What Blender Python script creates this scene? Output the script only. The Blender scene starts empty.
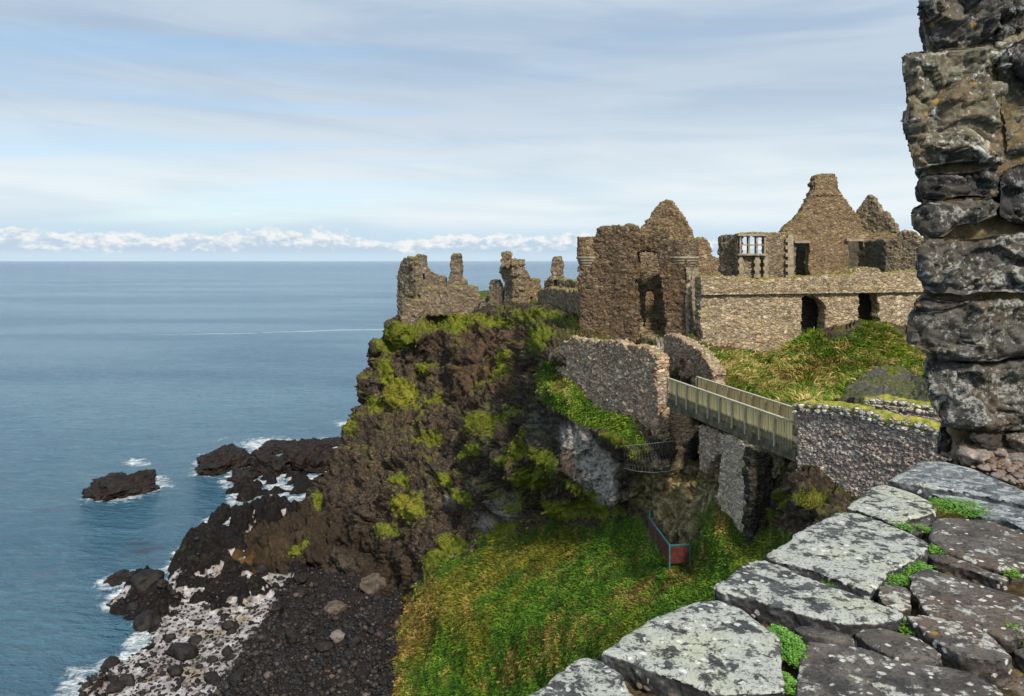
import bpy, bmesh, math, random
import numpy as np
from mathutils import Vector
from mathutils.geometry import tessellate_polygon

random.seed(7); RNG = np.random.default_rng(7)
S = bpy.context.scene
# ------------------------------------------------------------------ camera / light / exposure
F, CX, HY = 750.0, 512.0, 261.0        # focal length and horizon of the photograph, in pixels
cam_d = bpy.data.cameras.new('camera'); cam = bpy.data.objects.new('camera', cam_d)
S.collection.objects.link(cam); S.camera = cam
cam.location = (0, 0, 0); cam.rotation_euler = (math.radians(90), 0, 0)
cam_d.sensor_width = 36; cam_d.lens = F / 1024 * 36; cam_d.shift_y = -(348 - HY) / 1024
cam_d.clip_start = 0.05; cam_d.clip_end = 200000
SUN_EL = math.radians(42); SUN_DIR = Vector((0.36, -0.93, 0)).normalized()
SUN_V = Vector((SUN_DIR.x * math.cos(SUN_EL), SUN_DIR.y * math.cos(SUN_EL), math.sin(SUN_EL)))
ld = bpy.data.lights.new('sun', 'SUN'); ld.energy = 3.7; ld.angle = math.radians(6); ld.color = (1.0, 0.90, 0.76)
lo = bpy.data.objects.new('sun', ld); S.collection.objects.link(lo)
lo.rotation_euler = (-SUN_V).to_track_quat('-Z', 'Y').to_euler()
S.view_settings.view_transform = 'Standard'; S.view_settings.look = 'None'
S.view_settings.exposure = 0.45; S.view_settings.gamma = 1.0; S.view_settings.use_curve_mapping = False

class NT:
    """small helper to write node trees"""
    def __init__(s, tree): s.t = tree; s.n = tree.nodes; s.l = tree.links
    def node(s, typ, ins=None, **kw):
        n = s.n.new(typ)
        for k, v in kw.items(): setattr(n, k, v)
        for k, v in (ins or {}).items():
            sock = n.inputs[k]
            if isinstance(v, bpy.types.NodeSocket): s.l.new(v, sock)
            elif isinstance(v, bpy.types.Node): s.l.new(v.outputs[0], sock)
            else: sock.default_value = v
        return n
    def math(s, op, a, b=0.0, clamp=False):
        n = s.node('ShaderNodeMath', {0: a, 1: b}, operation=op); n.use_clamp = clamp; return n.outputs[0]
    def mix(s, f, a, b, mode='MIX'):
        n = s.node('ShaderNodeMix', data_type='RGBA', blend_type=mode)
        for k, v in ((0, f), (6, a), (7, b)):
            if isinstance(v, bpy.types.NodeSocket): s.l.new(v, n.inputs[k])
            else: n.inputs[k].default_value = (v if k == 0 else (*v, 1) if len(v) == 3 else v)
        return n.outputs[2]
    def ramp(s, f, stops, interp='LINEAR'):
        n = s.node('ShaderNodeValToRGB', {0: f}); cr = n.color_ramp; cr.interpolation = interp
        while len(cr.elements) < len(stops): cr.elements.new(0.5)
        for e, (p, c) in zip(cr.elements, stops):
            e.position = p; e.color = (c, c, c, 1) if not hasattr(c, '__len__') else (*c, 1)
        return n.outputs[0]
    def noise(s, vec, scale, detail=4, rough=0.55, dist=0.0):
        n = s.node('ShaderNodeTexNoise', {'Vector': vec, 'Scale': scale, 'Detail': detail, 'Roughness': rough, 'Distortion': dist})
        return n.outputs[0]
    def voro(s, vec, scale, feature='F1', rand=1.0, out=0):
        n = s.node('ShaderNodeTexVoronoi', feature=feature); n.inputs['Scale'].default_value = scale
        n.inputs['Randomness'].default_value = rand; s.l.new(vec, n.inputs['Vector']); return n.outputs[out]
    def smooth(s, v, a, b):
        n = s.node('ShaderNodeMapRange', {0: v, 1: a, 2: b, 3: 0.0, 4: 1.0}, interpolation_type='SMOOTHSTEP'); return n.outputs[0]

# ------------------------------------------------------------------ sky
w = bpy.data.worlds.new('World'); S.world = w; w.use_nodes = True
N = NT(w.node_tree); N.n.clear()
sky = N.node('ShaderNodeTexSky', sky_type='NISHITA', sun_disc=False, sun_elevation=SUN_EL,
             sun_rotation=math.atan2(SUN_DIR.x, SUN_DIR.y))
sky.air_density = 1.0; sky.dust_density = 0.6
tc = N.node('ShaderNodeTexCoord').outputs['Generated']
sx = N.node('ShaderNodeSeparateXYZ', {0: tc}).outputs
az = N.math('ARCTAN2', sx[0], sx[1]); el = sx[2]
def cvec(a, b, off=0.0):
    return N.node('ShaderNodeCombineXYZ', {0: N.math('MULTIPLY', az, a), 1: N.math('ADD', N.math('MULTIPLY', el, b), off), 2: off}).outputs[0]
def tilt(a, b, k, off):   # streaks that slope slightly
    e2 = N.math('ADD', el, N.math('MULTIPLY', az, k))
    return N.node('ShaderNodeCombineXYZ', {0: N.math('MULTIPLY', az, a), 1: N.math('MULTIPLY', e2, b), 2: off}).outputs[0]
lay1 = N.noise(tilt(1.4, 9.0, 0.03, 3.1), 1.0, 5, 0.5, 0.6)
lay2 = N.noise(tilt(3.0, 26.0, 0.05, 7.7), 1.0, 6, 0.55, 0.8)
lay = N.math('ADD', N.math('MULTIPLY', lay1, 0.62), N.math('MULTIPLY', lay2, 0.38))
hz = N.smooth(N.math('ADD', el, N.math('MULTIPLY', N.math('SUBTRACT', lay1, 0.5), 0.12)), 0.07, 0.25)
K = 7.9
def k(c): return tuple(K * v for v in c)
thick_low = N.mix(hz, k((0.78, 0.85, 0.885)), k((0.51, 0.605, 0.715)))
thick_dark = N.mix(hz, k((0.62, 0.73, 0.81)), k((0.385, 0.50, 0.645)))
cl = N.mix(N.smooth(lay, 0.38, 0.60), thick_dark, thick_low)
# thin gaps where blue sky shows
gap = N.math('MULTIPLY', N.smooth(N.noise(tilt(0.9, 14.0, -0.05, 11.3), 1.0, 4, 0.5, 0.5), 0.56, 0.72), 0.75)
blue = N.mix(0.35, sky.outputs[0], k((0.42, 0.66, 0.86)))
col = N.mix(gap, cl, blue)
# clear band just over the horizon with a bank of cumulus
band = N.math('SUBTRACT', 1.0, N.smooth(el, 0.030, 0.060))
col = N.mix(N.math('MULTIPLY', band, 0.75), col, k((0.50, 0.67, 0.80)))
azb = N.noise(cvec(5.0, 0.0, 2.0), 1.0, 3, 0.5)
top = N.math('ADD', 0.0095, N.math('MULTIPLY', azb, 0.046))
top = N.math('ADD', top, N.math('MULTIPLY', N.math('SUBTRACT', N.noise(cvec(38.0, 52.0, 5.0), 1.0, 6, 0.58), 0.5), 0.044))
cum = N.math('SUBTRACT', 1.0, N.smooth(N.math('SUBTRACT', el, top), -0.0032, 0.0032))
cum = N.math('MULTIPLY', cum, N.smooth(el, 0.006, 0.0145))
puff = N.noise(cvec(60.0, 110.0, 9.0), 1.0, 5, 0.6)
shade = N.smooth(N.math('ADD', N.math('MULTIPLY', puff, 1.3), N.math('MULTIPLY', N.math('SUBTRACT', el, top), 18.0)), 0.30, 0.68)
cumc = N.mix(shade, k((0.50, 0.62, 0.74)), k((0.84, 0.855, 0.84)))
col = N.mix(N.math('MULTIPLY', cum, N.smooth(N.noise(cvec(2.6, 3.0, 15.0), 1.0, 3, 0.5), 0.25, 0.42)), col, cumc)
# below the horizon: sea-coloured
col = N.mix(N.smooth(el, -0.002, -0.03), col, k((0.10, 0.17, 0.22)))
glow = N.node('ShaderNodeVectorMath', {0: tc, 1: tuple(SUN_V)}, operation='DOT_PRODUCT').outputs['Value']
lum = N.math('ADD', 1.0, N.math('ADD', N.math('MULTIPLY', N.smooth(glow, 0.2, 1.0), 0.7), N.math('MULTIPLY', N.smooth(el, 0.36, 0.8), 0.05)))
lumc = N.mix(N.smooth(glow, 0.1, 0.8), (1.0, 1.0, 1.0), (1.0, 0.95, 0.86))
col = N.node('ShaderNodeVectorMath', {0: N.node('ShaderNodeVectorMath', {0: col, 1: lumc}, operation='MULTIPLY').outputs[0], 'Scale': lum}, operation='SCALE').outputs[0]
bg = N.node('ShaderNodeBackground', {'Color': col, 'Strength': 0.1})
N.l.new(bg.outputs[0], N.node('ShaderNodeOutputWorld').inputs[0])

# ------------------------------------------------------------------ helpers
def at(px, py, Y): return np.array(((px - CX) / F * Y, Y, (HY - py) / F * Y))
def at_z(px, py, z): return at(px, py, z * F / (HY - py))

def _h(ix, iy, iz, s):
    h = (ix * 374761393 + iy * 668265263 + iz * 2147483647 + s * 974634777) & 0xFFFFFFFF
    h = ((h ^ (h >> 13)) * 1274126177) & 0xFFFFFFFF
    h = ((h ^ (h >> 16)) * 2246822519) & 0xFFFFFFFF
    return (h ^ (h >> 15)) / 4294967295.0
def vnoise(P, s=0):
    """smooth value noise in -1..1 at points P (n,3)"""
    i = np.floor(P).astype(np.int64); f = P - i; f = f * f * f * (f * (f * 6 - 15) + 10)
    r = 0
    for dx in (0, 1):
        wx = f[:, 0] if dx else 1 - f[:, 0]
        for dy in (0, 1):
            wy = f[:, 1] if dy else 1 - f[:, 1]
            for dz in (0, 1):
                wz = f[:, 2] if dz else 1 - f[:, 2]
                r = r + wx * wy * wz * _h(i[:, 0] + dx, i[:, 1] + dy, i[:, 2] + dz, s)
    return r * 2 - 1
def fbm(P, octs=4, s=0, gain=0.5, lac=2.03):
    a, r, t = 1.0, 0, 0
    for o in range(octs):
        r = r + a * vnoise(P + o * 17.3, s + o); t += a; a *= gain; P = P * lac
    return r / t
def ridged(P, octs=4, s=0, gain=0.5):
    a, r, t = 1.0, 0, 0
    for o in range(octs):
        r = r + a * (1 - 2 * np.abs(vnoise(P + o * 11.7, s + o))); t += a; a *= gain; P = P * 2.1
    return r / t
def cells(P, s=0):
    """F1, F2, random value of the nearest cell"""
    i = np.floor(P).astype(np.int64); f1 = np.full(len(P), 9.0); f2 = f1.copy(); rid = np.zeros(len(P))
    for dx in (-1, 0, 1):
        for dy in (-1, 0, 1):
            for dz in (-1, 0, 1):
                c = i + np.array((dx, dy, dz))
                q = np.stack([_h(c[:, 0], c[:, 1], c[:, 2], s + 1 + k_) for k_ in range(3)], 1) * 0.9
                d = np.linalg.norm(c + q - P, axis=1)
                rv = _h(c[:, 0], c[:, 1], c[:, 2], s + 9)
                near = d < f1
                f2 = np.where(near, f1, np.minimum(f2, d)); rid = np.where(near, rv, rid); f1 = np.where(near, d, f1)
    return f1, f2, rid
def facets(P, s=0):
    """broken-rock relief: every cell is a flat face with a tilt and an offset of its own"""
    i = np.floor(P).astype(np.int64); f1 = np.full(len(P), 9.0); f2 = f1.copy(); val = np.zeros(len(P))
    for dx in (-1, 0, 1):
        for dy in (-1, 0, 1):
            for dz in (-1, 0, 1):
                c = i + np.array((dx, dy, dz))
                q = np.stack([_h(c[:, 0], c[:, 1], c[:, 2], s + 1 + k_) for k_ in range(3)], 1) * 0.9
                g = np.stack([_h(c[:, 0], c[:, 1], c[:, 2], s + 21 + k_) for k_ in range(3)], 1) * 2 - 1
                df = P - c - q; d = np.linalg.norm(df, axis=1); v = (df * g).sum(1) + (_h(c[:, 0], c[:, 1], c[:, 2], s + 31) - 0.5)
                near = d < f1
                f2 = np.where(near, f1, np.minimum(f2, d)); val = np.where(near, v, val); f1 = np.where(near, d, f1)
    return val, f2 - f1
def sstep(x, a, b):
    t = np.clip((x - a) / (b - a), 0, 1); return t * t * (3 - 2 * t)

def inpoly(px, py, poly):
    r = np.zeros(np.shape(px), bool); n = len(poly)
    for i in range(n):
        x1, y1 = poly[i]; x2, y2 = poly[(i + 1) % n]
        if y1 == y2: continue
        c = ((y1 > py) != (y2 > py)) & (px < (x2 - x1) * (py - y1) / (y2 - y1) + x1); r ^= c
    return r
def polydist(px, py, poly, closed=True):
    d = np.full(np.shape(px), 1e9); n = len(poly)
    for i in range(n if closed else n - 1):
        x1, y1 = poly[i]; x2, y2 = poly[(i + 1) % n]; dx, dy = x2 - x1, y2 - y1
        t = np.clip(((px - x1) * dx + (py - y1) * dy) / (dx * dx + dy * dy + 1e-12), 0, 1)
        d = np.minimum(d, np.hypot(px - x1 - t * dx, py - y1 - t * dy))
    return d

def mesh_np(name, V, Fc, smooth=True):
    me = bpy.data.meshes.new(name); V = np.asarray(V, np.float32)
    if isinstance(Fc, np.ndarray):
        n, kk = Fc.shape; me.vertices.add(len(V)); me.vertices.foreach_set('co', V.ravel())
        me.loops.add(n * kk); me.loops.foreach_set('vertex_index', Fc.astype(np.int32).ravel())
        me.polygons.add(n); me.polygons.foreach_set('loop_start', np.arange(0, n * kk, kk, dtype=np.int32))
        me.update(calc_edges=True)
    else:
        me.from_pydata([tuple(map(float, v)) for v in V], [], [tuple(int(i) for i in f) for f in Fc]); me.update()
    me.polygons.foreach_set('use_smooth', np.full(len(me.polygons), smooth)); me.update()
    return me
def attr(me, name, vals):
    a = me.attributes.new(name, 'FLOAT', 'POINT'); a.data.foreach_set('value', np.asarray(vals, np.float32))
def getV(me):
    a = np.empty(len(me.vertices) * 3, np.float32); me.vertices.foreach_get('co', a); return a.reshape(-1, 3).astype(float)
def getN(me):
    a = np.empty(len(me.vertices) * 3, np.float32); me.vertex_normals.foreach_get('vector', a); return a.reshape(-1, 3).astype(float)
def setV(me, V): me.vertices.foreach_set('co', np.asarray(V, np.float32).ravel()); me.update()

def link(name, me, mat, parent=None, loc=None):
    o = bpy.data.objects.new(name, me); S.collection.objects.link(o)
    if mat and me: me.materials.clear(); me.materials.append(mat)
    if loc is not None: o.location = loc
    if parent: o.parent = parent
    return o
def tag(o, label=None, cat=None, group=None, kind=None):
    if label: o['label'] = label
    if cat: o['category'] = cat
    if group: o['group'] = group
    if kind or cat: o['kind'] = kind or 'thing'
    return o
def thing(name, loc, label, cat, group=None):
    o = bpy.data.objects.new(name, None); S.collection.objects.link(o); o.location = loc
    o.empty_display_size = 0.3; return tag(o, label, cat, group)
def put(name, V, Fc, mat, parent=None, smooth=True, base=None):
    """mesh from world coordinates; its origin sits at the thing's base"""
    V = np.asarray(V, float)
    if parent is not None: org = np.array(parent_world(parent))
    else: org = base if base is not None else np.array((V[:, 0].mean(), V[:, 1].mean(), V[:, 2].min()))
    o = link(name, mesh_np(name, V - org, Fc, smooth), mat, parent, None if parent is not None else org)
    return o
def parent_world(p):
    v = np.array(p.location, float)
    while p.parent: p = p.parent; v = v + np.array(p.location)
    return v
def remesh(V, Fc, voxel):
    me = mesh_np('tmp', V, Fc); o = bpy.data.objects.new('tmp', me); S.collection.objects.link(o)
    m = o.modifiers.new('r', 'REMESH'); m.mode = 'VOXEL'; m.voxel_size = voxel; m.adaptivity = 0
    dg = bpy.context.evaluated_depsgraph_get(); ev = o.evaluated_get(dg)
    me2 = bpy.data.meshes.new_from_object(ev, depsgraph=dg)
    bpy.data.objects.remove(o); bpy.data.meshes.remove(me)
    V2 = getV(me2); N2 = getN(me2)
    L = np.empty(len(me2.loops), np.int32); me2.loops.foreach_get('vertex_index', L)
    bpy.data.meshes.remove(me2)
    return V2, N2, L.reshape(-1, 4)

def prism(loops, to3d, thick_vec):
    """polygon with holes (2-D loops) -> closed prism"""
    tris = tessellate_polygon([[Vector((a, b, 0)) for a, b in lp] for lp in loops])
    pts = [p for lp in loops for p in lp]; n = len(pts)
    A = np.array([to3d(*p) for p in pts]); B = A + np.array([thick_vec(*p) for p in pts]) if callable(thick_vec) else A + thick_vec
    faces = [tuple(t) for t in tris] + [tuple(n + i for i in reversed(t)) for t in tris]
    k0 = 0
    for lp in loops:
        m = len(lp)
        for i in range(m):
            a, b = k0 + i, k0 + (i + 1) % m; faces += [(a, b, n + b), (a, n + b, n + a)]
        k0 += m
    V = np.vstack([A, B])
    me = mesh_np('p', V, faces, False); bm = bmesh.new(); bm.from_mesh(me); bmesh.ops.recalc_face_normals(bm, faces=bm.faces)
    V = np.array([v.co[:] for v in bm.verts]); faces = [[v.index for v in f.verts] for f in bm.faces]; bm.free(); bpy.data.meshes.remove(me)
    return V, faces
def rough_loop(lp, step, jit, rs):
    """break straight edges into stone-sized steps"""
    out = []; n = len(lp)
    for i in range(n):
        a = np.array(lp[i], float); b = np.array(lp[(i + 1) % n], float); L = np.linalg.norm(b - a)
        m = max(1, int(L / step)); d = (b - a) / max(L, 1e-6); nn = np.array((-d[1], d[0]))
        out.append(a); off = 0
        off = rs.uniform(-jit, jit)
        for j in range(1, m):
            q = a + (b - a) * (j / m); new = rs.uniform(-1, 1) ** 3 * jit * 2.2 + rs.uniform(-jit, jit) * 0.5
            out.append(q + nn * off - d * step * 0.08); out.append(q + nn * new + d * step * 0.08); off = new
    return [tuple(p) for p in out]

WALLS = 0
def wall(name, outline, holes, A, B, thick, mat, parent=None, voxel=0.09, jit=0.09, step=0.32, stone=0.34, relief=0.05, label=None, cat=None, group=None, ext=0.0):
    """masonry wall standing in the vertical plane through the ground points A=(px,Y), B=(px,Y)"""
    global WALLS; WALLS += 1; rs = np.random.default_rng(WALLS * 7 + 3)
    ax = (A[0] - CX) / F * A[1]; bx = (B[0] - CX) / F * B[1]; dX, dY = bx - ax, B[1] - A[1]; L = math.hypot(dX, dY)
    def uv(px, py):
        kx = (px - CX) / F; t = (kx * A[1] - ax) / (dX - kx * dY); Y = A[1] + t * dY
        return (t * L, (HY - py) / F * Y)
    lo_ = [uv(*p) for p in outline]
    if ext:
        zm = min(p[1] for p in lo_); lo_ = [(u, z - ext if z < zm + 0.6 else z) for u, z in lo_]
    loops = [rough_loop(lo_, step, jit, rs)] + [rough_loop([uv(*p) for p in h], step, jit * 0.7, rs) for h in holes]
    nrm = np.array((-dY, dX, 0)) / L
    if nrm[1] * 1.0 + nrm[0] * (ax / A[1]) < 0: nrm = -nrm      # away from the viewer's side
    to3 = lambda u, z: (ax + dX * u / L, A[1] + dY * u / L, z)
    V, Fc = prism(loops, to3, nrm * thick)
    V, Nn, Fc = remesh(V, Fc, voxel)
    P = V * np.array((1, 1, 1.6)) / stone
    f1, f2, r = cells(P, 5)
    g1, g2, gr_ = cells(V * np.array((1, 1, 1.3)) / (stone * 2.3), 15)
    V = V + Nn * ((sstep(f2 - f1, 0.0, 0.35) - 0.7 + 1.3 * (r - 0.5)) * relief * 1.25 + (gr_ - 0.5) * relief * 0.9 + fbm(V * 0.9, 3, 3) * relief * 1.1)[:, None]
    o = put(name, V, Fc, mat, parent, True)
    if label: tag(o, label, cat, group)
    return o

# ------------------------------------------------------------------ materials
def newmat(name):
    m = bpy.data.materials.new(name); m.use_nodes = True; n = NT(m.node_tree); n.n.clear()
    b = n.node('ShaderNodeBsdfPrincipled'); o = n.node('ShaderNodeOutputMaterial'); n.l.new(b.outputs[0], o.inputs[0])
    return m, n, b
def setc(n, b, col, rough=0.85, bump=None, bd=0.05, bs=0.6, spec=0.25):
    if isinstance(col, tuple): b.inputs['Base Color'].default_value = (*col, 1)
    else: n.l.new(col, b.inputs['Base Color'])
    if isinstance(rough, float): b.inputs['Roughness'].default_value = rough
    else: n.l.new(rough, b.inputs['Roughness'])
    b.inputs['Specular IOR Level'].default_value = spec
    if bump is not None:
        bp = n.node('ShaderNodeBump', {'Strength': bs, 'Distance': bd, 'Height': bump}); n.l.new(bp.outputs[0], b.inputs['Normal'])
def pos(n): return n.node('ShaderNodeNewGeometry').outputs['Position']
def nz(n): return n.node('ShaderNodeSeparateXYZ', {0: n.node('ShaderNodeNewGeometry').outputs['Normal']}).outputs[2]

def warm(c, k_=(1.06, 0.97, 0.80)): return tuple(min(a * b, 1) for a, b in zip(c, k_))
def masonry(name, cols, mortar=(0.22, 0.2, 0.17), stone=0.32, lichen=0.3, moss=0.8, yellow=0.2, dark=0.3, tint=None):
    if name == 'approach_stone': cols = [warm(c, (1.0, .97, .92)) for c in cols]
    if name in ('forecourt_stone', 'bridge_pier_stone', 'grey_stone'): cols = [warm(c) for c in cols]; mortar = warm(mortar)
    if name == 'curtain_stone': cols = [warm(c, (.86, .84, .82)) for c in cols]; mortar = warm(mortar, (.85, .83, .8))
    kk_ = {'gatehouse_stone': .78, 'gable_stone': .82, 'outer_ruin_stone': .78, 'grey_stone': .85}.get(name, 1.0); cols = [warm(c, (kk_, kk_, kk_)) for c in cols]; mortar = warm(mortar, (kk_, kk_, kk_ * .97))
    m, n, b = newmat(name); p = pos(n)
    warp = n.node('ShaderNodeVectorMath', {0: n.node('ShaderNodeTexNoise', {'Vector': p, 'Scale': 2.2, 'Detail': 3.0}).outputs[1], 1: (0.5, 0.5, 0.5)}, operation='SUBTRACT').outputs[0]
    warp = n.node('ShaderNodeVectorMath', {0: warp, 'Scale': stone * 0.9}, operation='SCALE').outputs[0]
    q = n.node('ShaderNodeVectorMath', {0: p, 1: warp}, operation='ADD').outputs[0]
    q = n.node('ShaderNodeVectorMath', {0: q, 1: (1, 1, 2.1)}, operation='MULTIPLY').outputs[0]
    sc = 1 / stone
    msk = n.smooth(n.noise(p, 0.9, 3, 0.5), 0.47, 0.53)
    cc_ = n.mix(msk, n.voro(q, sc * 1.15, out=1), n.voro(q, sc * 0.62, out=1))
    cell = n.node('ShaderNodeSeparateColor', {0: cc_}).outputs
    edge = n.node('ShaderNodeMix', {0: msk, 2: n.voro(q, sc * 1.15, 'DISTANCE_TO_EDGE'), 3: n.voro(q, sc * 0.62, 'DISTANCE_TO_EDGE')}, data_type='FLOAT').outputs[0]
    base = n.ramp(cell[0], [(i / (len(cols) - 1) if len(cols) > 1 else 0, c) for i, c in enumerate(cols)], 'LINEAR')
    base = n.mix(0.5, base, n.ramp(n.noise(p, 9.0 * 0.32 / stone, 5, 0.65), [(0.3, 0.25), (0.7, 0.95)]), 'OVERLAY')
    mor = n.mix(n.noise(p, 14.0, 3), tuple(v * 0.55 for v in mortar), tuple(v * 1.25 for v in mortar))
    j = n.smooth(n.math('ADD', edge, n.math('MULTIPLY', n.noise(p, 11.0, 3), 0.06)), 0.03, 0.10)
    c = n.mix(j, mor, base)
    # wet / dark weathering in large clouds
    c = n.mix(n.math('MULTIPLY', n.smooth(n.noise(p, 0.45, 5, 0.6), 0.45, 0.68), dark), c, (0.05, 0.045, 0.04))
    c = n.mix(n.math('MULTIPLY', n.smooth(n.noise(p, 1.7, 6, 0.7), 0.50, 0.62), 0.35 + dark * 0.5), c, n.mix(0.35, (0.02, 0.018, 0.015), c))
    stq = n.node('ShaderNodeVectorMath', {0: p, 1: (1.3, 1.3, 0.16)}, operation='MULTIPLY').outputs[0]
    c = n.mix(n.math('MULTIPLY', n.smooth(n.noise(stq, 1.0, 5, 0.65), 0.54, 0.68), 0.45), c, n.mix(0.45, (0.03, 0.028, 0.024), c))
    # ochre lichen
    c = n.mix(n.math('MULTIPLY', n.smooth(n.noise(p, 2.6, 6, 0.7), 0.56, 0.66), yellow), c, (0.42, 0.27, 0.05))
    # pale lichen spots
    sp = n.smooth(n.math('ADD', n.noise(p, 6.5 * 0.32 / stone, 6, 0.75), n.math('MULTIPLY', n.noise(p, 0.6, 3), 0.35)), 0.76, 0.84)
    c = n.mix(n.math('MULTIPLY', sp, lichen), c, (0.58, 0.56, 0.52))
    up = n.math('ADD', nz(n), n.math('MULTIPLY', n.math('SUBTRACT', n.noise(p, 2.0, 5, 0.65), 0.5), 1.5))
    mo = n.mix(n.noise(p, 1.3, 4), (0.09, 0.12, 0.015), (0.30, 0.25, 0.06))
    c = n.mix(n.math('MULTIPLY', n.smooth(up, 0.45, 0.8), moss), c, mo)
    h = n.math('ADD', n.math('MULTIPLY', n.smooth(edge, 0.0, 0.16), 0.7), n.math('ADD', n.math('MULTIPLY', n.noise(p, 10.0, 6, 0.65), 0.55), n.math('MULTIPLY', cell[1], 0.5)))
    setc(n, b, c, 0.92, h, stone * 0.35, 0.9, 0.15)
    return m

M = {}
M['gate'] = masonry('gatehouse_stone', [(0.055, 0.040, 0.030), (0.17, 0.115, 0.068), (0.105, 0.075, 0.052), (0.27, 0.185, 0.105), (0.085, 0.065, 0.05), (0.21, 0.12, 0.058)], (0.25, 0.19, 0.13), 0.30, 0.3, 0.7, 0.3, 0.35)
M['gable'] = masonry('gable_stone', [(0.13, 0.088, 0.052), (0.31, 0.21, 0.12), (0.19, 0.13, 0.085), (0.40, 0.29, 0.17), (0.10, 0.072, 0.052)], (0.32, 0.235, 0.15), 0.28, 0.35, 0.9, 0.35, 0.2)
M['curtain'] = masonry('curtain_stone', [(0.24, 0.185, 0.125), (0.46, 0.37, 0.25), (0.16, 0.12, 0.085), (0.56, 0.47, 0.34), (0.34, 0.25, 0.15)], (0.44, 0.36, 0.25), 0.27, 0.5, 1.0, 0.45, 0.12)
M['grey'] = masonry('grey_stone', [(0.10, 0.085, 0.068), (0.27, 0.23, 0.185), (0.18, 0.15, 0.12), (0.38, 0.33, 0.265), (0.13, 0.108, 0.088)], (0.26, 0.225, 0.185), 0.30, 0.4, 0.7, 0.2, 0.25)
M['mauve'] = masonry('forecourt_stone', [(0.14, 0.105, 0.095), (0.38, 0.305, 0.27), (0.23, 0.18, 0.165), (0.54, 0.47, 0.42), (0.34, 0.22, 0.155), (0.16, 0.14, 0.13)], (0.46, 0.385, 0.33), 0.24, 0.8, 0.25, 0.12, 0.15)
M['left'] = masonry('outer_ruin_stone', [(0.095, 0.075, 0.055), (0.25, 0.195, 0.135), (0.16, 0.13, 0.10), (0.37, 0.30, 0.21), (0.12, 0.095, 0.075)], (0.29, 0.23, 0.165), 0.34, 0.35, 0.8, 0.35, 0.3)
M['approach'] = masonry('approach_stone', [(0.18, 0.15, 0.145), (0.42, 0.35, 0.32), (0.27, 0.23, 0.23), (0.34, 0.26, 0.20), (0.50, 0.45, 0.42), (0.21, 0.18, 0.175)], (0.17, 0.145, 0.13), 0.135, 0.6, 0.2, 0.12, 0.05)
M['pier'] = masonry('bridge_pier_stone', [(0.24, 0.20, 0.18), (0.56, 0.49, 0.43), (0.36, 0.31, 0.27), (0.68, 0.61, 0.55)], (0.30, 0.26, 0.22), 0.17, 0.7, 0.3, 0.1, 0.1)
M['pierdark'] = masonry('shaded_pier_stone', [(0.06, 0.055, 0.045), (0.13, 0.115, 0.09), (0.09, 0.08, 0.065)], (0.10, 0.09, 0.07), 0.17, 0.2, 0.3, 0.1, 0.4)  # stone for recess backs, the shade there put into its dark colour
M['damp_shade'] = masonry('damp_shade_stone', [(0.018, 0.017, 0.014), (0.060, 0.055, 0.042), (0.035, 0.03, 0.024)], (0.04, 0.036, 0.03), 0.17, 0.15, 0.3, 0.1, 0.4)  # damp pier face; on the retaining wall bridge shade put into the colour
M['coping'] = masonry('lichened_coping_stone', [(0.34, 0.31, 0.28), (0.62, 0.58, 0.54), (0.45, 0.41, 0.38), (0.72, 0.69, 0.65)], (0.10, 0.09, 0.05), 0.22, 0.8, 0.9, 0.15, 0.15)
def plain(name, c1, c2, scale=6.0, rough=0.85, bump=0.02, bscale=20.0, spec=0.2):
    m, n, b = newmat(name); p = pos(n)
    c = n.mix(n.smooth(n.noise(p, scale, 6, 0.65), 0.3, 0.7), c1, c2)
    setc(n, b, c, rough, n.noise(p, bscale, 6, 0.65), bump, 0.6, spec); return m
M['quoin'] = plain('dressed_pale_stone', (0.16, 0.13, 0.09), (0.34, 0.285, 0.205), 3.0)
M['moss'] = plain('moss_turf', (0.09, 0.13, 0.015), (0.36, 0.32, 0.07), 3.5, 0.95, 0.06, 14.0, 0.05)
M['islet'] = plain('wet_basalt', (0.004, 0.0035, 0.0035), (0.026, 0.017, 0.013), 1.6, 0.6, 0.25, 3.0, 0.2)
M['boulder'] = plain('beach_basalt', (0.006, 0.006, 0.007), (0.026, 0.022, 0.020), 1.6, 0.65, 0.06, 9.0, 0.18)
M['browngrey'] = plain('brown_boulder_rock', (0.045, 0.036, 0.028), (0.12, 0.095, 0.072), 2.0, 0.8, 0.05, 9.0)
M['palestone'] = plain('pale_boulder_rock', (0.09, 0.08, 0.07), (0.19, 0.17, 0.15), 2.0, 0.8, 0.05, 9.0)

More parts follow.
